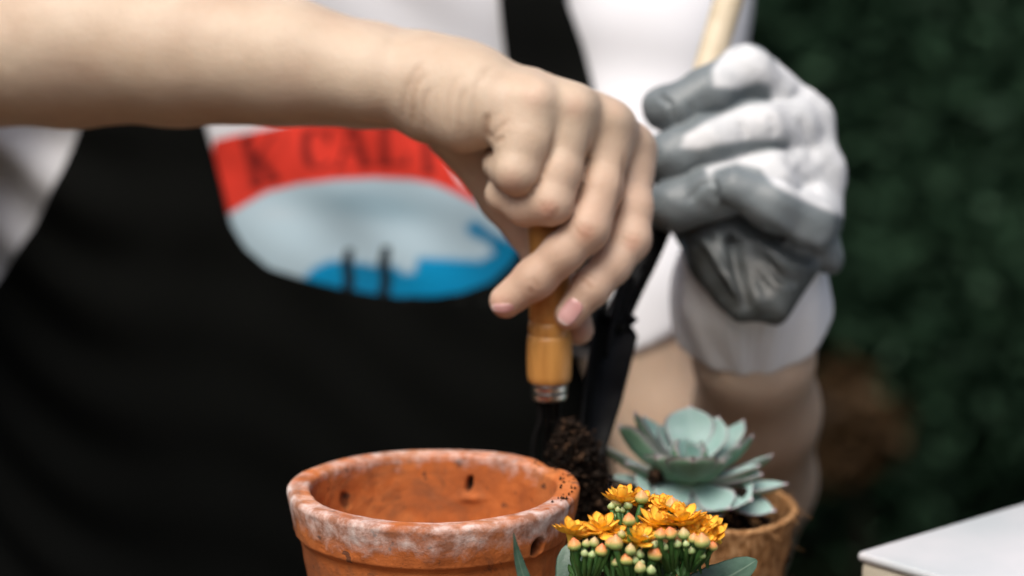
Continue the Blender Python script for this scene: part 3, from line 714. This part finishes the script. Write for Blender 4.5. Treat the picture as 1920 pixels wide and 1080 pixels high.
# cuff: flared knit tube round the wrist
m_cuff = mat('knit_cuff', (.86, .87, .88), .85, .2); n = NT(m_cuff); n.bump(n.noise(600, 3), .25, .001)
pts = bezier([p for p, r in cuff_ax], 24); rad = np.interp(np.linspace(0, 1, 24), [0, .5, 1], [r for p, r in cuff_ax])
rad[-1] *= .985; rad[-2] *= 1.0
V, Fc = tube(pts, rad, 216, False); ax_ = pts[-1] - pts[0]; ax_ /= np.linalg.norm(ax_)
tloc = ((V - pts[0]) @ ax_); th = np.arctan2(V[:, 0] - pts[12, 0], V[:, 1] - pts[12, 1]); V += (np.sin(th * 9 + tloc * 60) * .0006 + np.sin(th * 36) * .00015)[:, None] * (V - np.repeat(pts, 216, 0)) / np.repeat(rad, 216)[:, None]
cu = obj('glove_cuff', mesh_np('glove_cuff', V - PW, Fc), m_cuff, glo); md = cu.modifiers.new('t', 'SOLIDIFY'); md.thickness = .0042; md.offset = -1
md = cu.modifiers.new('b', 'BEVEL'); md.width = .001; md.segments = 2

# ================================================================== TROWEL (pale handle through the glove, black blade)
m_pale = mat('pale_wood', (.62, .52, .36), .55); n = NT(m_pale); n.color(n.ramp(n.noise(60, 6, .6, dist=1), [(.3, (.54, .45, .30)), (.7, (.70, .60, .44))]))
m_black = mat('black_steel', (.012, .012, .013), .5, .13); n = NT(m_black); n.color(n.ramp(n.noise(90, 6), [(.35, (.002, .002, .002)), (.7, (.009, .009, .009))])); n.bump(n.noise(160, 6), .4, .001)
n.l(n.ramp(n.noise(70, 5), [(.3, (.35, .35, .35)), (.7, (.7, .7, .7))]), n.b.inputs['Roughness'])
T0 = Wp(1400, -110, 1.075); T1 = Wp(1236, 425, 1.03)
tr = empty('trowel', T1); tag(tr, 'black bladed trowel with pale wooden handle held in the glove', 'trowel')
V, Fc = tube(np.linspace(T0, T1, 14), np.interp(np.linspace(0, 1, 14), [0, .1, .5, 1], [.0055, .0068, .0062, .0052]), 20); obj('handle', mesh_any('handle', V - T1, Fc), m_pale, tr)
sp = bezier([Wp(1240, 412, 1.03), Wp(1212, 480, 1.022), Wp(1182, 545, 1.012), Wp(1150, 620, 1.003)], 14)
V, Fc = tube(sp, np.linspace(.0062, .0048, 14), 16); obj('socket', mesh_any('socket', V - T1, Fc), m_black, tr)
# blade: curved scoop
A0, A1 = Wp(1146, 590, 1.000), Wp(1078, 960, .965); ax_ = (A1 - A0); LB = np.linalg.norm(ax_); ax_ /= LB
sd_ = Wp(1196, 607, 1.012) - A0; sd_ -= ax_ * (sd_ @ ax_); sd_ /= np.linalg.norm(sd_); nn_ = np.cross(ax_, sd_); nn_ = nn_ if nn_ @ FWD > 0 else -nn_
uu, vv = np.meshgrid(np.linspace(-1, 1, 25), np.linspace(0, 1, 40)); uu = uu.ravel(); vv = vv.ravel()
wd = .0140 * np.interp(vv, [0, .04, .4, .75, 1], [.55, 1.0, .84, .55, .12]); P = A0 + ax_ * (vv * LB)[:, None] + sd_ * (uu * wd)[:, None] - nn_ * ((uu ** 2) * .008 - .004)[:, None] * np.minimum(1, wd / .013)[:, None]
bl = obj('blade', mesh_np('blade', P - T1, grid_faces(25, 40)), m_black, tr); md = bl.modifiers.new('t', 'SOLIDIFY'); md.thickness = .0014
# raised rib along the blade root
V, Fc = tube(bezier([Wp(1176, 520, 1.006), Wp(1150, 600, .998), Wp(1135, 670, .992)], 10), np.linspace(.0035, .001, 10), 10); obj('rib', mesh_any('rib', V - T1, Fc), m_black, tr)
V, Fc = tube(bezier([Wp(1208, 500, 1.014), Wp(1172, 578, 1.004), Wp(1188, 606, 1.004)], 10), np.linspace(.002, .0025, 10), 8); obj('shoulder', mesh_any('shoulder', V - T1, Fc), m_black, tr)

# ================================================================== HAND FORK (wooden handle, ferrule, wire tines)
m_beech = mat('varnished_beech', (.55, .26, .07), .42, .5, coat=.1)
n = NT(m_beech); mp = n.n('ShaderNodeMapping'); n.l(n.coord(), mp.inputs[0]); mp.inputs['Scale'].default_value = (1, 1, .12)
n.color(n.ramp(n.noise(260, 6, .6, mp.outputs[0], .6), [(.25, (.46, .20, .045)), (.55, (.62, .30, .075)), (.75, (.70, .37, .12))]))
m_ferr = mat('ferrule_steel', (.62, .62, .60), .28, metal=1); n = NT(m_ferr); n.color(n.ramp(n.noise(150, 5), [(.4, (.66, .66, .64)), (.7, (.30, .24, .2))])); n.bump(n.noise(220, 4), .2, .001)
K = HD / F
hb = Wp(1030, 716, HD); fk = empty('hand_fork', hb); tag(fk, 'small hand fork with orange varnished wooden handle in the bare hand', 'garden fork')
def zz(py): return (716 - py) * K * 1.0
pf = [(0, zz(716)), (37, zz(716)), (40.5, zz(712)), (42, zz(700)), (43, zz(670)), (42.5, zz(640)), (41.5, zz(630)), (40, zz(625.5)), (38, zz(623.5)), (39, zz(621.5)), (39.5, zz(612)), (39, zz(602)), (36.5, zz(599)), (36.5, zz(596.5)), (38.5, zz(594)), (38.5, zz(585)), (36, zz(540)), (37, zz(480)), (41, zz(430)), (38, zz(395)), (26, zz(375)), (0, zz(368))]
pf = [(r * K, z_) for r, z_ in pf]; pts = np.array(pf); V, Fc = lathe(pts, 48); ho = obj('handle', mesh_np('handle', V, Fc), m_beech, fk)
pf = [(0, 0), (33.5, 0), (34.5, -3), (34, -12), (33, -14), (34, -16), (33.5, -28), (31, -33), (0, -33)]; V, Fc = lathe([(r * K, z_ * K) for r, z_ in pf], 40); obj('ferrule', mesh_np('ferrule', V, Fc), m_ferr, fk)
for dx, tx, q in ((-16, -28, .002), (16, 20, -.001), (0, -4, .005)):
    V, Fc = tube(bezier([(dx * K, 0, -30 * K), (dx * K, 0, -75 * K), (tx * K, q, -120 * K), (tx * K * 1.1, q * 2 - .003, -205 * K)], 14), np.linspace(.0016, .0011, 14), 10); obj('tine', mesh_any('tine', V, Fc), m_black, fk)

# ================================================================== SOIL poured between the tools
m_soil = mat('potting_soil', (.03, .02, .014), .95, .15); n = NT(m_soil); n.color(n.ramp(n.attr('tone').outputs['Fac'], [(0, (.007, .005, .0035)), (.75, (.026, .015, .009)), (1, (.10, .055, .03))]))
def clods(name, line, rpx, count, size, parent=None, seed=3, m=m_soil, rel=None):
    """granular heap along a line of points"""
    r = np.random.RandomState(seed); L = bezier(line, 60); i = r.randint(0, 60, count); rad = np.interp(i / 59, np.linspace(0, 1, len(rpx)), rpx)
    d = r.normal(size=(count, 3)); d /= np.linalg.norm(d, axis=1)[:, None]; P = L[i] + d * (rad * (r.rand(count) ** .45 + .10 * np.minimum(np.abs(r.normal(size=count)), 1.9) ** 3))[:, None]
    tet = np.array([[0, 0, 1], [.94, 0, -.33], [-.47, .82, -.33], [-.47, -.82, -.33], [.2, .1, -1.0]]); faces = np.array([[0, 1, 2], [0, 2, 3], [0, 3, 1], [4, 2, 1], [4, 3, 2], [4, 1, 3]])
    s = size * (.25 + 2.3 * r.rand(count) ** 6); jit = 1 + .5 * (r.rand(count, 5, 3) - .5)
    Q = []
    a = r.rand(count, 3) * 6.28; ca, sa = np.cos(a), np.sin(a)
    Rz = np.zeros((count, 3, 3)); Rz[:, 0, 0] = ca[:, 0]; Rz[:, 0, 1] = -sa[:, 0]; Rz[:, 1, 0] = sa[:, 0]; Rz[:, 1, 1] = ca[:, 0]; Rz[:, 2, 2] = 1
    Rx = np.zeros((count, 3, 3)); Rx[:, 1, 1] = ca[:, 1]; Rx[:, 1, 2] = -sa[:, 1]; Rx[:, 2, 1] = sa[:, 1]; Rx[:, 2, 2] = ca[:, 1]; Rx[:, 0, 0] = 1
    V = np.einsum('nij,nkj->nki', Rz @ Rx, tet[None] * jit * np.array([1, .7, .8])) * s[:, None, None] + P[:, None]
    Fc = (faces[None] + 5 * np.arange(count)[:, None, None]).reshape(-1, 3); V = V.reshape(-1, 3)
    if rel is not None: V = V - rel
    return obj(name, mesh_np(name, V, Fc, False, {'tone': np.repeat(r.rand(count) ** 1.5, 5)}), m, parent)
sl_ = [Wp(1066, 800, .955), Wp(1078, 850, .955), Wp(1090, 900, .96), Wp(1100, 960, .965), Wp(1105, 1040, .97), Wp(1105, 1120, .975)]
soil = clods('soil', sl_, [.0030, .0080, .0095, .0085, .010, .016], 21000, .0011, seed=3); tag(soil, 'dark crumbly potting soil heaped on the trowel behind the pot rim', 'soil', kind='stuff')
lower = clods('soil', [Wp(1060, 1150, .985), Wp(1120, 1160, .985), Wp(1165, 1150, .99)], [.016, .02, .014], 5000, .0022, seed=5); tag(lower, 'loose heap of dark soil on the table between the two pots', 'soil', kind='stuff')

r = np.random.RandomState(31)
cr = []
for i in range(34):
    a = r.uniform(-.5, .9); R_ = RO - r.uniform(.001, .007); cr.append((PC[0] + math.cos(a) * R_, PC[1] + math.sin(a) * R_, PH + .0004))
tv = np.array([[0, 0, 1], [.94, 0, -.33], [-.47, .82, -.33], [-.47, -.82, -.33]]) ; allv = []; allf = []
for k_, p_ in enumerate(cr):
    s_ = r.uniform(.0003, .0010); allv.append(tv * (.6 + .8 * r.rand(4, 3)) * s_ + np.array(p_)); allf.append(np.array([[0, 1, 2], [0, 2, 3], [0, 3, 1], [1, 3, 2]]) + 4 * k_)
co_ = obj('soil', mesh_np('soil', np.concatenate(allv), np.concatenate(allf), False, {'tone': np.repeat(r.rand(34), 4)}), m_soil); tag(co_, 'loose specks of soil spilled on the right rim of the terracotta pot', 'soil', kind='stuff')

# ================================================================== SUCCULENT in a coir pot
m_coir = mat('coir', (.36, .2, .1), .95, .1); n = NT(m_coir); co = n.coord(); mp = n.n('ShaderNodeMapping'); n.l(co, mp.inputs[0]); mp.inputs['Rotation'].default_value = (.4, .7, .2); mp.inputs['Scale'].default_value = (1, 1, .35)
n.color(n.ramp(n.noise(170, 8, .75, mp.outputs[0], 2.5), [(.36, (.13, .055, .018)), (.5, (.42, .21, .085)), (.64, (.66, .40, .20))])); n.bump(n.noise(240, 8, .75, mp.outputs[0], 2.5), .8, .002)
SC = Wp(1314, 950, .985); SR = .0395; SH = SC[2]
cp = empty('coir_pot', (SC[0], SC[1], 0)); tag(cp, 'brown fibre pot holding the pale green rosette succulent', 'plant pot')
prof = []
add(0, 0, .026, 0, 5); add(.026, 0, SR - .0005, SH - .001, 60)
for a in np.linspace(0, math.pi, 8): prof.append((SR - .0016 + .0018 * math.cos(a), SH - .0005 + .0014 * math.sin(a)))
add(SR - .0035, SH - .002, SR - .009, SH - .02, 14); prof.append((0, SH - .02))
V, Fc = lathe(prof, 200); a_ = np.arctan2(V[:, 1], V[:, 0]); rd = np.stack([np.cos(a_), np.sin(a_), 0 * a_], 1)
V += rd * ((vnoise(V, 90, 8) * .0007 + vnoise(V, 300, 9) * .0005 + .0006 * np.sin(a_ * 3)) * (V[:, 2] > .001))[:, None]; V[:, 2] += (vnoise(V, 150, 4) * .0008) * (V[:, 2] > SH - .004)
obj('pot_wall', mesh_np('pot_wall', V, Fc), m_coir, cp)
# stray coir hairs on the rim
r = np.random.RandomState(4); hv, hf = [], []
for i in range(420):
    a = r.rand() * 6.28; z_ = SH - r.rand() ** 2 * .045; R_ = SR - (SH - z_) * .22 + .0002; p = np.array([math.cos(a) * R_, math.sin(a) * R_, z_]); dv = r.normal(size=3) * .0022; dv += np.array([math.cos(a), math.sin(a), .2]) * .0008
    V, Fc = tube([p, p + dv * .5 + r.normal(size=3) * .0004, p + dv], [.00013, .00011, .00005], 4, False); hf.append(Fc + 12 * i); hv.append(V)
o = obj('coir_fibre', mesh_np('coir_fibre', np.concatenate(hv), np.concatenate(hf)), m_coir, cp); o['kind'] = 'stuff'
so2 = clods('soil', [(-.022, 0, SH - .018), (0, .0, SH - .016), (.022, 0, SH - .018)], [.012, .018, .012], 4500, .0016, cp, 8); so2['kind'] = 'stuff'

m_succ = mat('succulent_leaf', (.25, .4, .35), .5, .35, sss=.12, sss_r=(.002, .004, .002))
n = NT(m_succ); e_ = n.attr('edge').outputs['Fac']; under = n.attr('under').outputs['Fac']
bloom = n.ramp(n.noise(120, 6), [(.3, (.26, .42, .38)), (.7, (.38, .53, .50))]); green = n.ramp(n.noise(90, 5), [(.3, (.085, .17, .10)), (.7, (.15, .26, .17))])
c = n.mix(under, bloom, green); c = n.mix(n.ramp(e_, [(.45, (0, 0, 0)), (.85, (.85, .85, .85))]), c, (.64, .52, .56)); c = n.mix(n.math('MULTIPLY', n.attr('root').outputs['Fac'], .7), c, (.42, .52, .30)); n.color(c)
n.bump(n.noise(200, 5), .15, .001)

def leaf_mesh(name, base, tip, width, up, thick=.0022, bend=.15, cup=.25, shape='succ', nu=15, nv=24, rel=None, serr=0, fold=0):
    """a closed, thick leaf from base to tip; up = side the upper face looks to"""
    base = np.array(base, float); tip = np.array(tip, float); ax = tip - base; L = np.linalg.norm(ax); ax /= L
    up = np.array(up, float); up -= ax * (up @ ax); up /= np.linalg.norm(up); sd = np.cross(ax, up)
    v = np.linspace(0, 1, nv)
    if shape == 'succ': wv = np.interp(v, [0, .15, .35, .55, .72, .84, .91, .95, 1], [.38, .45, .66, .93, 1.0, .78, .42, .14, .015])
    elif shape == 'petal': wv = np.interp(v, [0, .2, .5, .75, .92, 1], [.30, .55, .95, .95, .5, .03])
    elif shape == 'broad': wv = np.interp(v, [0, .1, .35, .6, .85, .95, 1], [.2, .55, .95, 1, .72, .42, .08])
    else: wv = np.interp(v, [0, .3, .7, 1], [.9, 1, .55, .04])
    wv = wv * width * (1 + serr * np.sin(v * 44))
    u = np.linspace(-1, 1, nu); VV, U = np.meshgrid(v, u, indexing='ij'); Wd = np.repeat(wv[:, None], nu, 1)
    mid = base + ax * (VV[..., None] * L) + up * ((bend * L * (4 * VV * (1 - VV) * -.5 + VV ** 2 * .6 - VV * .0))[..., None])
    mid = mid + sd * (U * Wd)[..., None] + up * ((np.abs(U) ** 1.7 * cup + np.abs(U) * fold)[..., None] * Wd[..., None])
    tk = thick * np.sqrt(np.clip(1 - np.abs(U) ** 2.2, 0, 1)) * np.interp(VV, [0, .5, .95, 1], [.8, 1, .5, .1])
    top = mid + up * (tk * .35)[..., None]; bot = mid - up * (tk * .65)[..., None]
    V = np.concatenate([top.reshape(-1, 3), bot.reshape(-1, 3)]); Fg = grid_faces(nu, nv); nt_ = nu * nv
    rim = []
    loop = [i * nu for i in range(nv)] + [(nv - 1) * nu + j for j in range(1, nu)] + [i * nu + nu - 1 for i in range(nv - 2, -1, -1)] + [j for j in range(nu - 2, 0, -1)]
    for a, b in zip(loop, loop[1:] + loop[:1]): rim.append([a, b, b + nt_, a + nt_])
    Fc = np.concatenate([Fg[:, ::-1], Fg + nt_, np.array(rim)])
    edge = np.maximum(np.abs(U) ** 3 * .85, np.clip((VV - .86) / .14, 0, 1)).ravel(); root = np.clip(1 - VV * 3, 0, 1).ravel()
    if rel is not None: V = V - rel
    return mesh_np(name, V, Fc, True, {'edge': np.tile(edge, 2), 'root': np.tile(root, 2), 'under': np.repeat([0.0, 1.0], nt_), 'along': np.tile(VV.ravel(), 2), 'across': np.tile(np.abs(U).ravel(), 2)})

RC = Wp(1292, 890, .982); rel = np.array(RC)
su = empty('succulent', RC); tag(su, 'blue green echeveria rosette with pink edged pointed leaves', 'succulent')
# (tip px, tip py, depth offset cm, half width px, up px dx, up py dy, up toward camera, base dx, base dy)
SL = [
 (1293, 764, 1.2, 43, 0, .35, 1.0, 0, -12), (1352, 786, .9, 34, -.5, .3, .9, 6, -12), (1243, 800, 1.9, 34, .6, .3, .7, -6, -10), (1330, 796, 2.4, 34, -.2, .3, 1, 4, -10),
 (1180, 780, .9, 31, .45, .9, -.15, -8, -8), (1152, 806, .2, 36, .35, .9, -.45, -10, -2), (1124, 848, .3, 24, .1, 1, .0, -12, 2),
 (1418, 826, .7, 30, -.35, 1, -.2, 10, -6), (1452, 866, .3, 27, -.2, 1, -.05, 12, 2), (1400, 800, 2.4, 26, -.4, .8, .4, 8, -8), (1200, 790, 2.6, 28, .4, .8, .4, -6, -8),
 (1300, 868, -2.9, 46, 0, 1, -.10, 2, 4), (1226, 862, -2.0, 42, .3, 1, -.35, -6, 4), (1362, 868, -1.9, 38, -.2, 1, .1, 8, 4),
 (1476, 922, -.4, 24, -.1, 1, .25, 14, 8), (1432, 900, -.9, 26, -.1, 1, .2, 12, 6), (1142, 906, -.2, 24, .1, 1, .25, -14, 8),
 (1196, 934, -1.6, 44, .15, .9, .75, -8, 10), (1412, 946, -1.5, 42, -.25, .9, .75, 10, 10), (1306, 978, -1.7, 34, -.1, .7, .9, 2, 14), (1452, 968, -.6, 24, -.3, .9, .7, 12, 12),
 (1262, 824, -.2, 26, .25, .5, .8, -2, -8), (1316, 836, -.8, 24, -.1, .5, .7, 2, -8), (1288, 822, .1, 22, 0, .4, .9, 0, -8), (1350, 980, -1.4, 26, -.2, .8, .8, 8, 14),
 (1214, 820, 1.0, 30, .4, .8, -.1, -6, -6), (1392, 842, -.2, 30, -.3, 1, -.1, 8, -2), (1168, 876, -.9, 27, .15, 1, .1, -12, 4), (1428, 884, -1.1, 27, -.15, 1, .1, 12, 4), (1262, 838, -1.4, 30, .3, .6, .6, -3, -4), (1326, 842, -1.5, 30, -.3, .6, .6, 4, -4), (1240, 950, -1.9, 34, .1, .8, .8, -2, 12), (1370, 962, -2.0, 32, -.1, .8, .8, 6, 12)]
for tx, ty, off, wpx, ux, uy, uc, bdx, bdy in SL:
    b_ = Wp(1292 + bdx, 890 + bdy, .982 + off * .0012); t_ = Wp(tx, ty, .982 + off / 100)
    if ty > 940: t_[2] = max(t_[2], SH - .004) 
    up_ = RT * ux + UP * uy - FWD * uc
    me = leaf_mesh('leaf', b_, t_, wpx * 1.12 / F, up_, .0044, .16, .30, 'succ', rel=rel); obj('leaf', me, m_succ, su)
V, Fc = tube([Wp(1292, 880, .982) - rel, Wp(1296, 925, .984) - rel, Wp(1300, 985, .985) - rel], [.004, .005, .004], 12); obj('stem', mesh_any('stem', V, Fc), m_succ, su)
for px, py, off in ((1386, 928, -1.0), (1228, 893, -1.2)):
    o = clods('soil_crumb', [Wp(px - 8, py, .982 + off / 100), Wp(px, py, .982 + off / 100), Wp(px + 8, py, .982 + off / 100)], [.0018, .0024, .0018], 120, .0016, None, 11 + px)
    tag(o, 'crumb of soil on a right hand succulent leaf' if px > 1300 else 'crumb of soil on a front left succulent leaf', 'soil', kind='stuff')

# ================================================================== KALANCHOE in front
KD = .832
m_petal = mat('orange_petal', (.8, .36, .03), .6, .15, sss=.15, sss_r=(.003, .0012, .0005))
n = NT(m_petal); al = n.attr('along').outputs['Fac']; c = n.ramp(al, [(0, (1.0, .60, .07)), (.6, (1.0, .55, .05)), (1, (1.0, .43, .035))])
oi = n.n('ShaderNodeObjectInfo'); c = n.mix(n.math('MULTIPLY', oi.outputs['Random'], .55), c, (1.0, .70, .10)); c = n.mix(n.math('MULTIPLY', n.attr('across').outputs['Fac'], .18), c, (.9, .55, .15)); n.color(c); n.bump(n.noise(600, 4), .2, .0005)
m_bud = mat('bud', (.7, .4, .2), .42, .4, sss=.2, sss_r=(.002, .0012, .0008))
n = NT(m_bud); h_ = n.attr('height').outputs['Fac']; rp = n.attr('ripe'); oi = n.n('ShaderNodeObjectInfo')
ripe = n.ramp(h_, [(0, (.10, .26, .04)), (.35, (.40, .48, .14)), (.58, (.82, .40, .13)), (.9, (.86, .24, .09))]); unripe = n.ramp(h_, [(0, (.12, .26, .06)), (.5, (.36, .48, .20)), (1, (.56, .56, .30))])
c = n.mix(rp.outputs['Fac'], unripe, ripe); n.color(c); n.bump(n.noise(500, 4), .1, .0004)
m_green = mat('kalanchoe_stem', (.05, .16, .03), .5, .4, sss=.08, sss_r=(.001, .003, .001)); n = NT(m_green); n.color(n.ramp(n.noise(90, 5), [(.3, (.022, .085, .018)), (.7, (.07, .18, .038))]))
m_kleaf = mat('kalanchoe_leaf', (.09, .17, .11), .38, .45); n = NT(m_kleaf)
c = n.ramp(n.noise(130, 7, .65), [(.3, (.035, .085, .055)), (.7, (.085, .155, .11))]); c = n.mix(n.ramp(n.attr('across').outputs['Fac'], [(0, (.6, .6, .6)), (.10, (0, 0, 0))]), c, (.22, .30, .22)); c = n.mix(n.ramp(n.attr('across').outputs['Fac'], [(.93, (0, 0, 0)), (1, (.6, .6, .6))]), c, (.25, .33, .27)); n.color(c); n.bump(n.noise(350, 6), .3, .0008)
K0 = Wp(1205, 1150, .845); kroot = np.array([K0[0], K0[1], 0.0])
ka = empty('kalanchoe', kroot); tag(ka, 'orange flowering kalanchoe with buds in front of the pots', 'flowering plant')
pm = leaf_mesh('petal', (0, 0, 0), (.0076, 0, .0004), .0023, (0, 0, 1), .0003, .18, .34, 'petal', nu=7, nv=9)
def flower(px, py, off, size, tilt, n_out=8, n_in=6, open_=1.0, seed=0):
    r = np.random.RandomState(seed); p = Wp(px, py, KD + off / 100) - kroot
    V, Fc = lathe([(0, -.004), (.0007, -.0038), (.0010, -.002), (.0016, -.0004), (.0013, .0008), (.0006, .0016), (0, .0018)], 12)
    fo = obj('flower', mesh_np('flower', V, Fc, True, {'along': np.zeros(len(V)), 'across': np.zeros(len(V))}), m_petal, ka, p)
    fo.rotation_euler = (tilt[0], tilt[1], r.rand() * 6); fo.scale = (size,) * 3
    for ring, cnt, elev, sc_ in ((0, n_out, .05, 1.0), (1, n_in, .42, .84), (2, max(3, n_in - 2), 1.05, .55)):
        for k in range(cnt):
            q = obj('petal', pm, None, fo); q.rotation_euler = (r.normal() * .12, -(elev + r.normal() * .12) * open_, 6.283 * (k + .5 * ring) / cnt + r.normal() * .08); q.scale = (sc_ * r.uniform(.9, 1.08),) * 3; q.location = (0, 0, .0004 * ring)
    return fo
pm.materials.append(m_petal)
# px,py,off,size,tilt(x,y)
FL = [(1070, 1000, 0, 1.0, (.15, -.15)), (1128, 994, .3, 1.12, (.1, .1)), (1196, 1014, -.6, 1.08, (.18, .05)), (1160, 938, 1.3, .92, (.45, -.3)), (1200, 940, 1.7, .75, (.2, .5)), (1245, 950, 1.2, .78, (.3, .2)),
      (1270, 962, .9, .9, (.5, .1)), (1232, 984, .3, 1.05, (.12, -.3)), (1280, 978, .2, 1.2, (.15, .05)), (1322, 992, .2, .98, (.25, .45)), (1340, 1006, .1, .9, (.3, .7)), (1305, 985, 1.0, .9, (.2, .3)), (1255, 972, 1.3, .85, (.3, 0)), (1182, 985, 1.0, .6, (.2, .0)), (1150, 1002, .5, .9, (.3, .3)), (1215, 1002, .2, .85, (.5, .1)), (1172, 934, 1.7, .9, (.1, .2)), (1300, 1000, .0, .8, (.6, .3)), (1228, 944, 1.8, .7, (.1, .3)), (1096, 1002, .8, .8, (.0, .2))]
fpos = []
for i, (px, py, off, s_, tl) in enumerate(FL): flower(px, py, off, s_, tl, seed=i + 20); fpos.append((px, py + 8, off))
# buds
V, Fc = lathe([(0, 0), (.35, .02), (.72, .18), (.95, .45), (1.02, .8), (.93, 1.15), (.68, 1.5), (.36, 1.80), (.12, 2.02), (0, 2.12)], 18); V[:, :2] *= (1 + .05 * np.cos(4 * np.arctan2(V[:, 1], V[:, 0])))[:, None]
budm = {}
for rp_ in (0.0, .35, .7, 1.0): budm[rp_] = mesh_np('bud', V, Fc, True, {'height': V[:, 2] / 2.1, 'ripe': np.full(len(V), rp_)}); budm[rp_].materials.append(m_bud)
BU = [(1078, 1022, 11, 1), (1097, 1020, 7, .35), (1113, 1018, 8.5, .35), (1127, 1032, 11, 1), (1096, 1037, 6.5, 0), (1108, 1041, 6.5, 0), (1155, 1020, 12, .7), (1143, 1018, 9, 1), (1174, 1050, 11, 1), (1155, 1056, 7, .35), (1182, 1032, 9.5, .35), (1200, 1040, 8, 0), (1192, 1052, 7, 0),
      (1226, 1038, 13, 1), (1202, 1066, 9.5, .35), (1221, 1070, 8, 0), (1204, 1055, 5, 0), (1180, 976, 11, 1), (1155, 942, 10, .35), (1177, 947, 8.5, 0), (1203, 934, 11.5, .7), (1146, 950, 6.5, 0), (1158, 956, 5, 0), (1166, 957, 5.5, 0), (1150, 968, 5, 0), (1217, 966, 10, .7), (1237, 1002, 10, 1), (1258, 1000, 11.5, 1),
      (1283, 1002, 10, .35), (1300, 1010, 9, .7), (1318, 1016, 13, .7), (1246, 1026, 7, 0), (1271, 1020, 7, 0), (1287, 1020, 6, 0), (1298, 1032, 7, 0), (1226, 1022, 7, 0), (1262, 946, 12, .7), (1210, 1010, 7, .35), (1287, 1030, 5, 0), (1315, 1042, 6, 0), (1232, 1020, 6, 0), (1336, 1024, 8, 1), (1165, 1002, 7, .35)]
bpos = []
for i, (px, py, rp_, ripe_) in enumerate(BU):
    r = np.random.RandomState(100 + i); back = py < 975
    off = (1.1 if back else -.9) + r.uniform(-.25, .25); s_ = rp_ * 1.12 * KD / F
    o = obj('bud', budm[ripe_], None, ka, Wp(px, py + rp_ * .95, KD + off / 100) - kroot); o.scale = (s_, s_, s_ * r.uniform(.95, 1.1)); o.rotation_euler = (r.uniform(-.15, .2), (px - 1200) / 600 + r.uniform(-.12, .12), r.rand() * 6)
    bpos.append((px, py + rp_ * 1.0, off, rp_))
# flower stalks: fan out of a few main stems
hubs = [(1098, 1098, 0), (1190, 1108, 0), (1262, 1075, .2), (1290, 1070, .2), (1175, 1010, 1.2)]
sv, sf = [], []; tot = 0
def stalk(pts, rad, seg=8):
    V, Fc = tube(bezier(pts, 9), rad, seg); obj('stem', mesh_any('stem', V - kroot, Fc), m_green, ka)
for px, py, off, rp_ in bpos + [(a, b, c, 9) for a, b, c in fpos]:
    h_ = min(hubs, key=lambda q: abs(q[0] - px) + (400 if (q[2] > 1) != (py < 985 and off > .8) else 0))
    a = Wp(px, py - 2, KD + off / 100); b = Wp(h_[0] * .75 + px * .25, h_[1], KD + h_[2] / 100)
    m_ = Wp(px * .7 + h_[0] * .3, py + (h_[1] - py) * .45, KD + (off * .8 + .1) / 100)
    r0 = max(rp_ * .42, 3.2) * KD / F; stalk([a, m_, b], np.linspace(r0 * 1.25, r0 * .9, 9))
for hx, hy, ho_ in hubs:
    a = Wp(hx, hy - 14, KD + ho_ / 100); b = Wp(1205 + (hx - 1205) * .5, 1190, .84); c_ = np.array([K0[0] + (hx - 1205) * .00006, K0[1], .03]); stalk([a, b, c_], np.linspace(.0019, .0026, 9), 10)
# small green bracts among the stalks
r = np.random.RandomState(9)
for i in range(150):
    hx = r.uniform(1075, 1330); hy = r.uniform(1040, 1085) if hx < 1250 else r.uniform(1030, 1060); a = Wp(hx, hy + 22, KD + r.uniform(-.2, 1.4) / 100); b = a + RT * r.uniform(-.003, .003) + UP * r.uniform(.004, .010) - FWD * r.uniform(-.002, .002)
    obj('bract', leaf_mesh('bract', a, b, .0010, -FWD + UP * .3, .0004, .1, .2, 'petal', nu=5, nv=7, rel=kroot), m_green, ka)
# big leaves
def kleaf(b, t, wpx, up_, bend=.1, cup=.2, shape='broad', fold=.0, serr=0):
    obj('leaf', leaf_mesh('leaf', Wp(*b), Wp(*t), wpx * KD / F, RT * up_[0] + UP * up_[1] - FWD * up_[2], .0011, bend, cup, shape, nu=21, nv=40, rel=kroot, fold=fold, serr=serr), m_kleaf, ka)
kleaf((1235, 1130, .838), (1421, 1060, .845), 52, (-.25, 1, .55), .10, .10, 'broad', 0.05, .012)
kleaf((1010, 1150, .825), (956, 1000, .825), 19, (.6, .1, .7), .12, .15, 'blade')
kleaf((1100, 1170, .848), (1066, 1018, .855), 40, (-.2, .1, 1), -.05, .25, 'broad', 0, .01)
kleaf((1150, 1190, .85), (1172, 1062, .85), 30, (.1, .2, 1), .0, .2, 'broad', 0, .01)
kleaf((1190, 1180, .842), (1160, 1075, .838), 24, (.1, .3, 1), .1, .2, 'broad', 0, .01)
kleaf((1230, 1190, .85), (1250, 1060, .852), 26, (.1, .2, 1), .1, .2, 'broad', 0, .01)
# its pot, below the frame
kp = empty('nursery_pot', (kroot[0], kroot[1], 0)); tag(kp, 'small dark nursery pot under the orange kalanchoe', 'plant pot')
V, Fc = lathe([(0, 0), (.022, 0), (.029, .036), (.0315, .036), (.0315, .042), (.029, .042), (.0275, .034), (0, .034)], 48); obj('pot_wall', mesh_np('pot_wall', V, Fc), m_black, kp)
so3 = clods('soil', [(-.015, 0, .03), (0, 0, .031), (.015, 0, .03)], [.008, .011, .008], 1500, .0016, kp, 21); so3['kind'] = 'stuff'
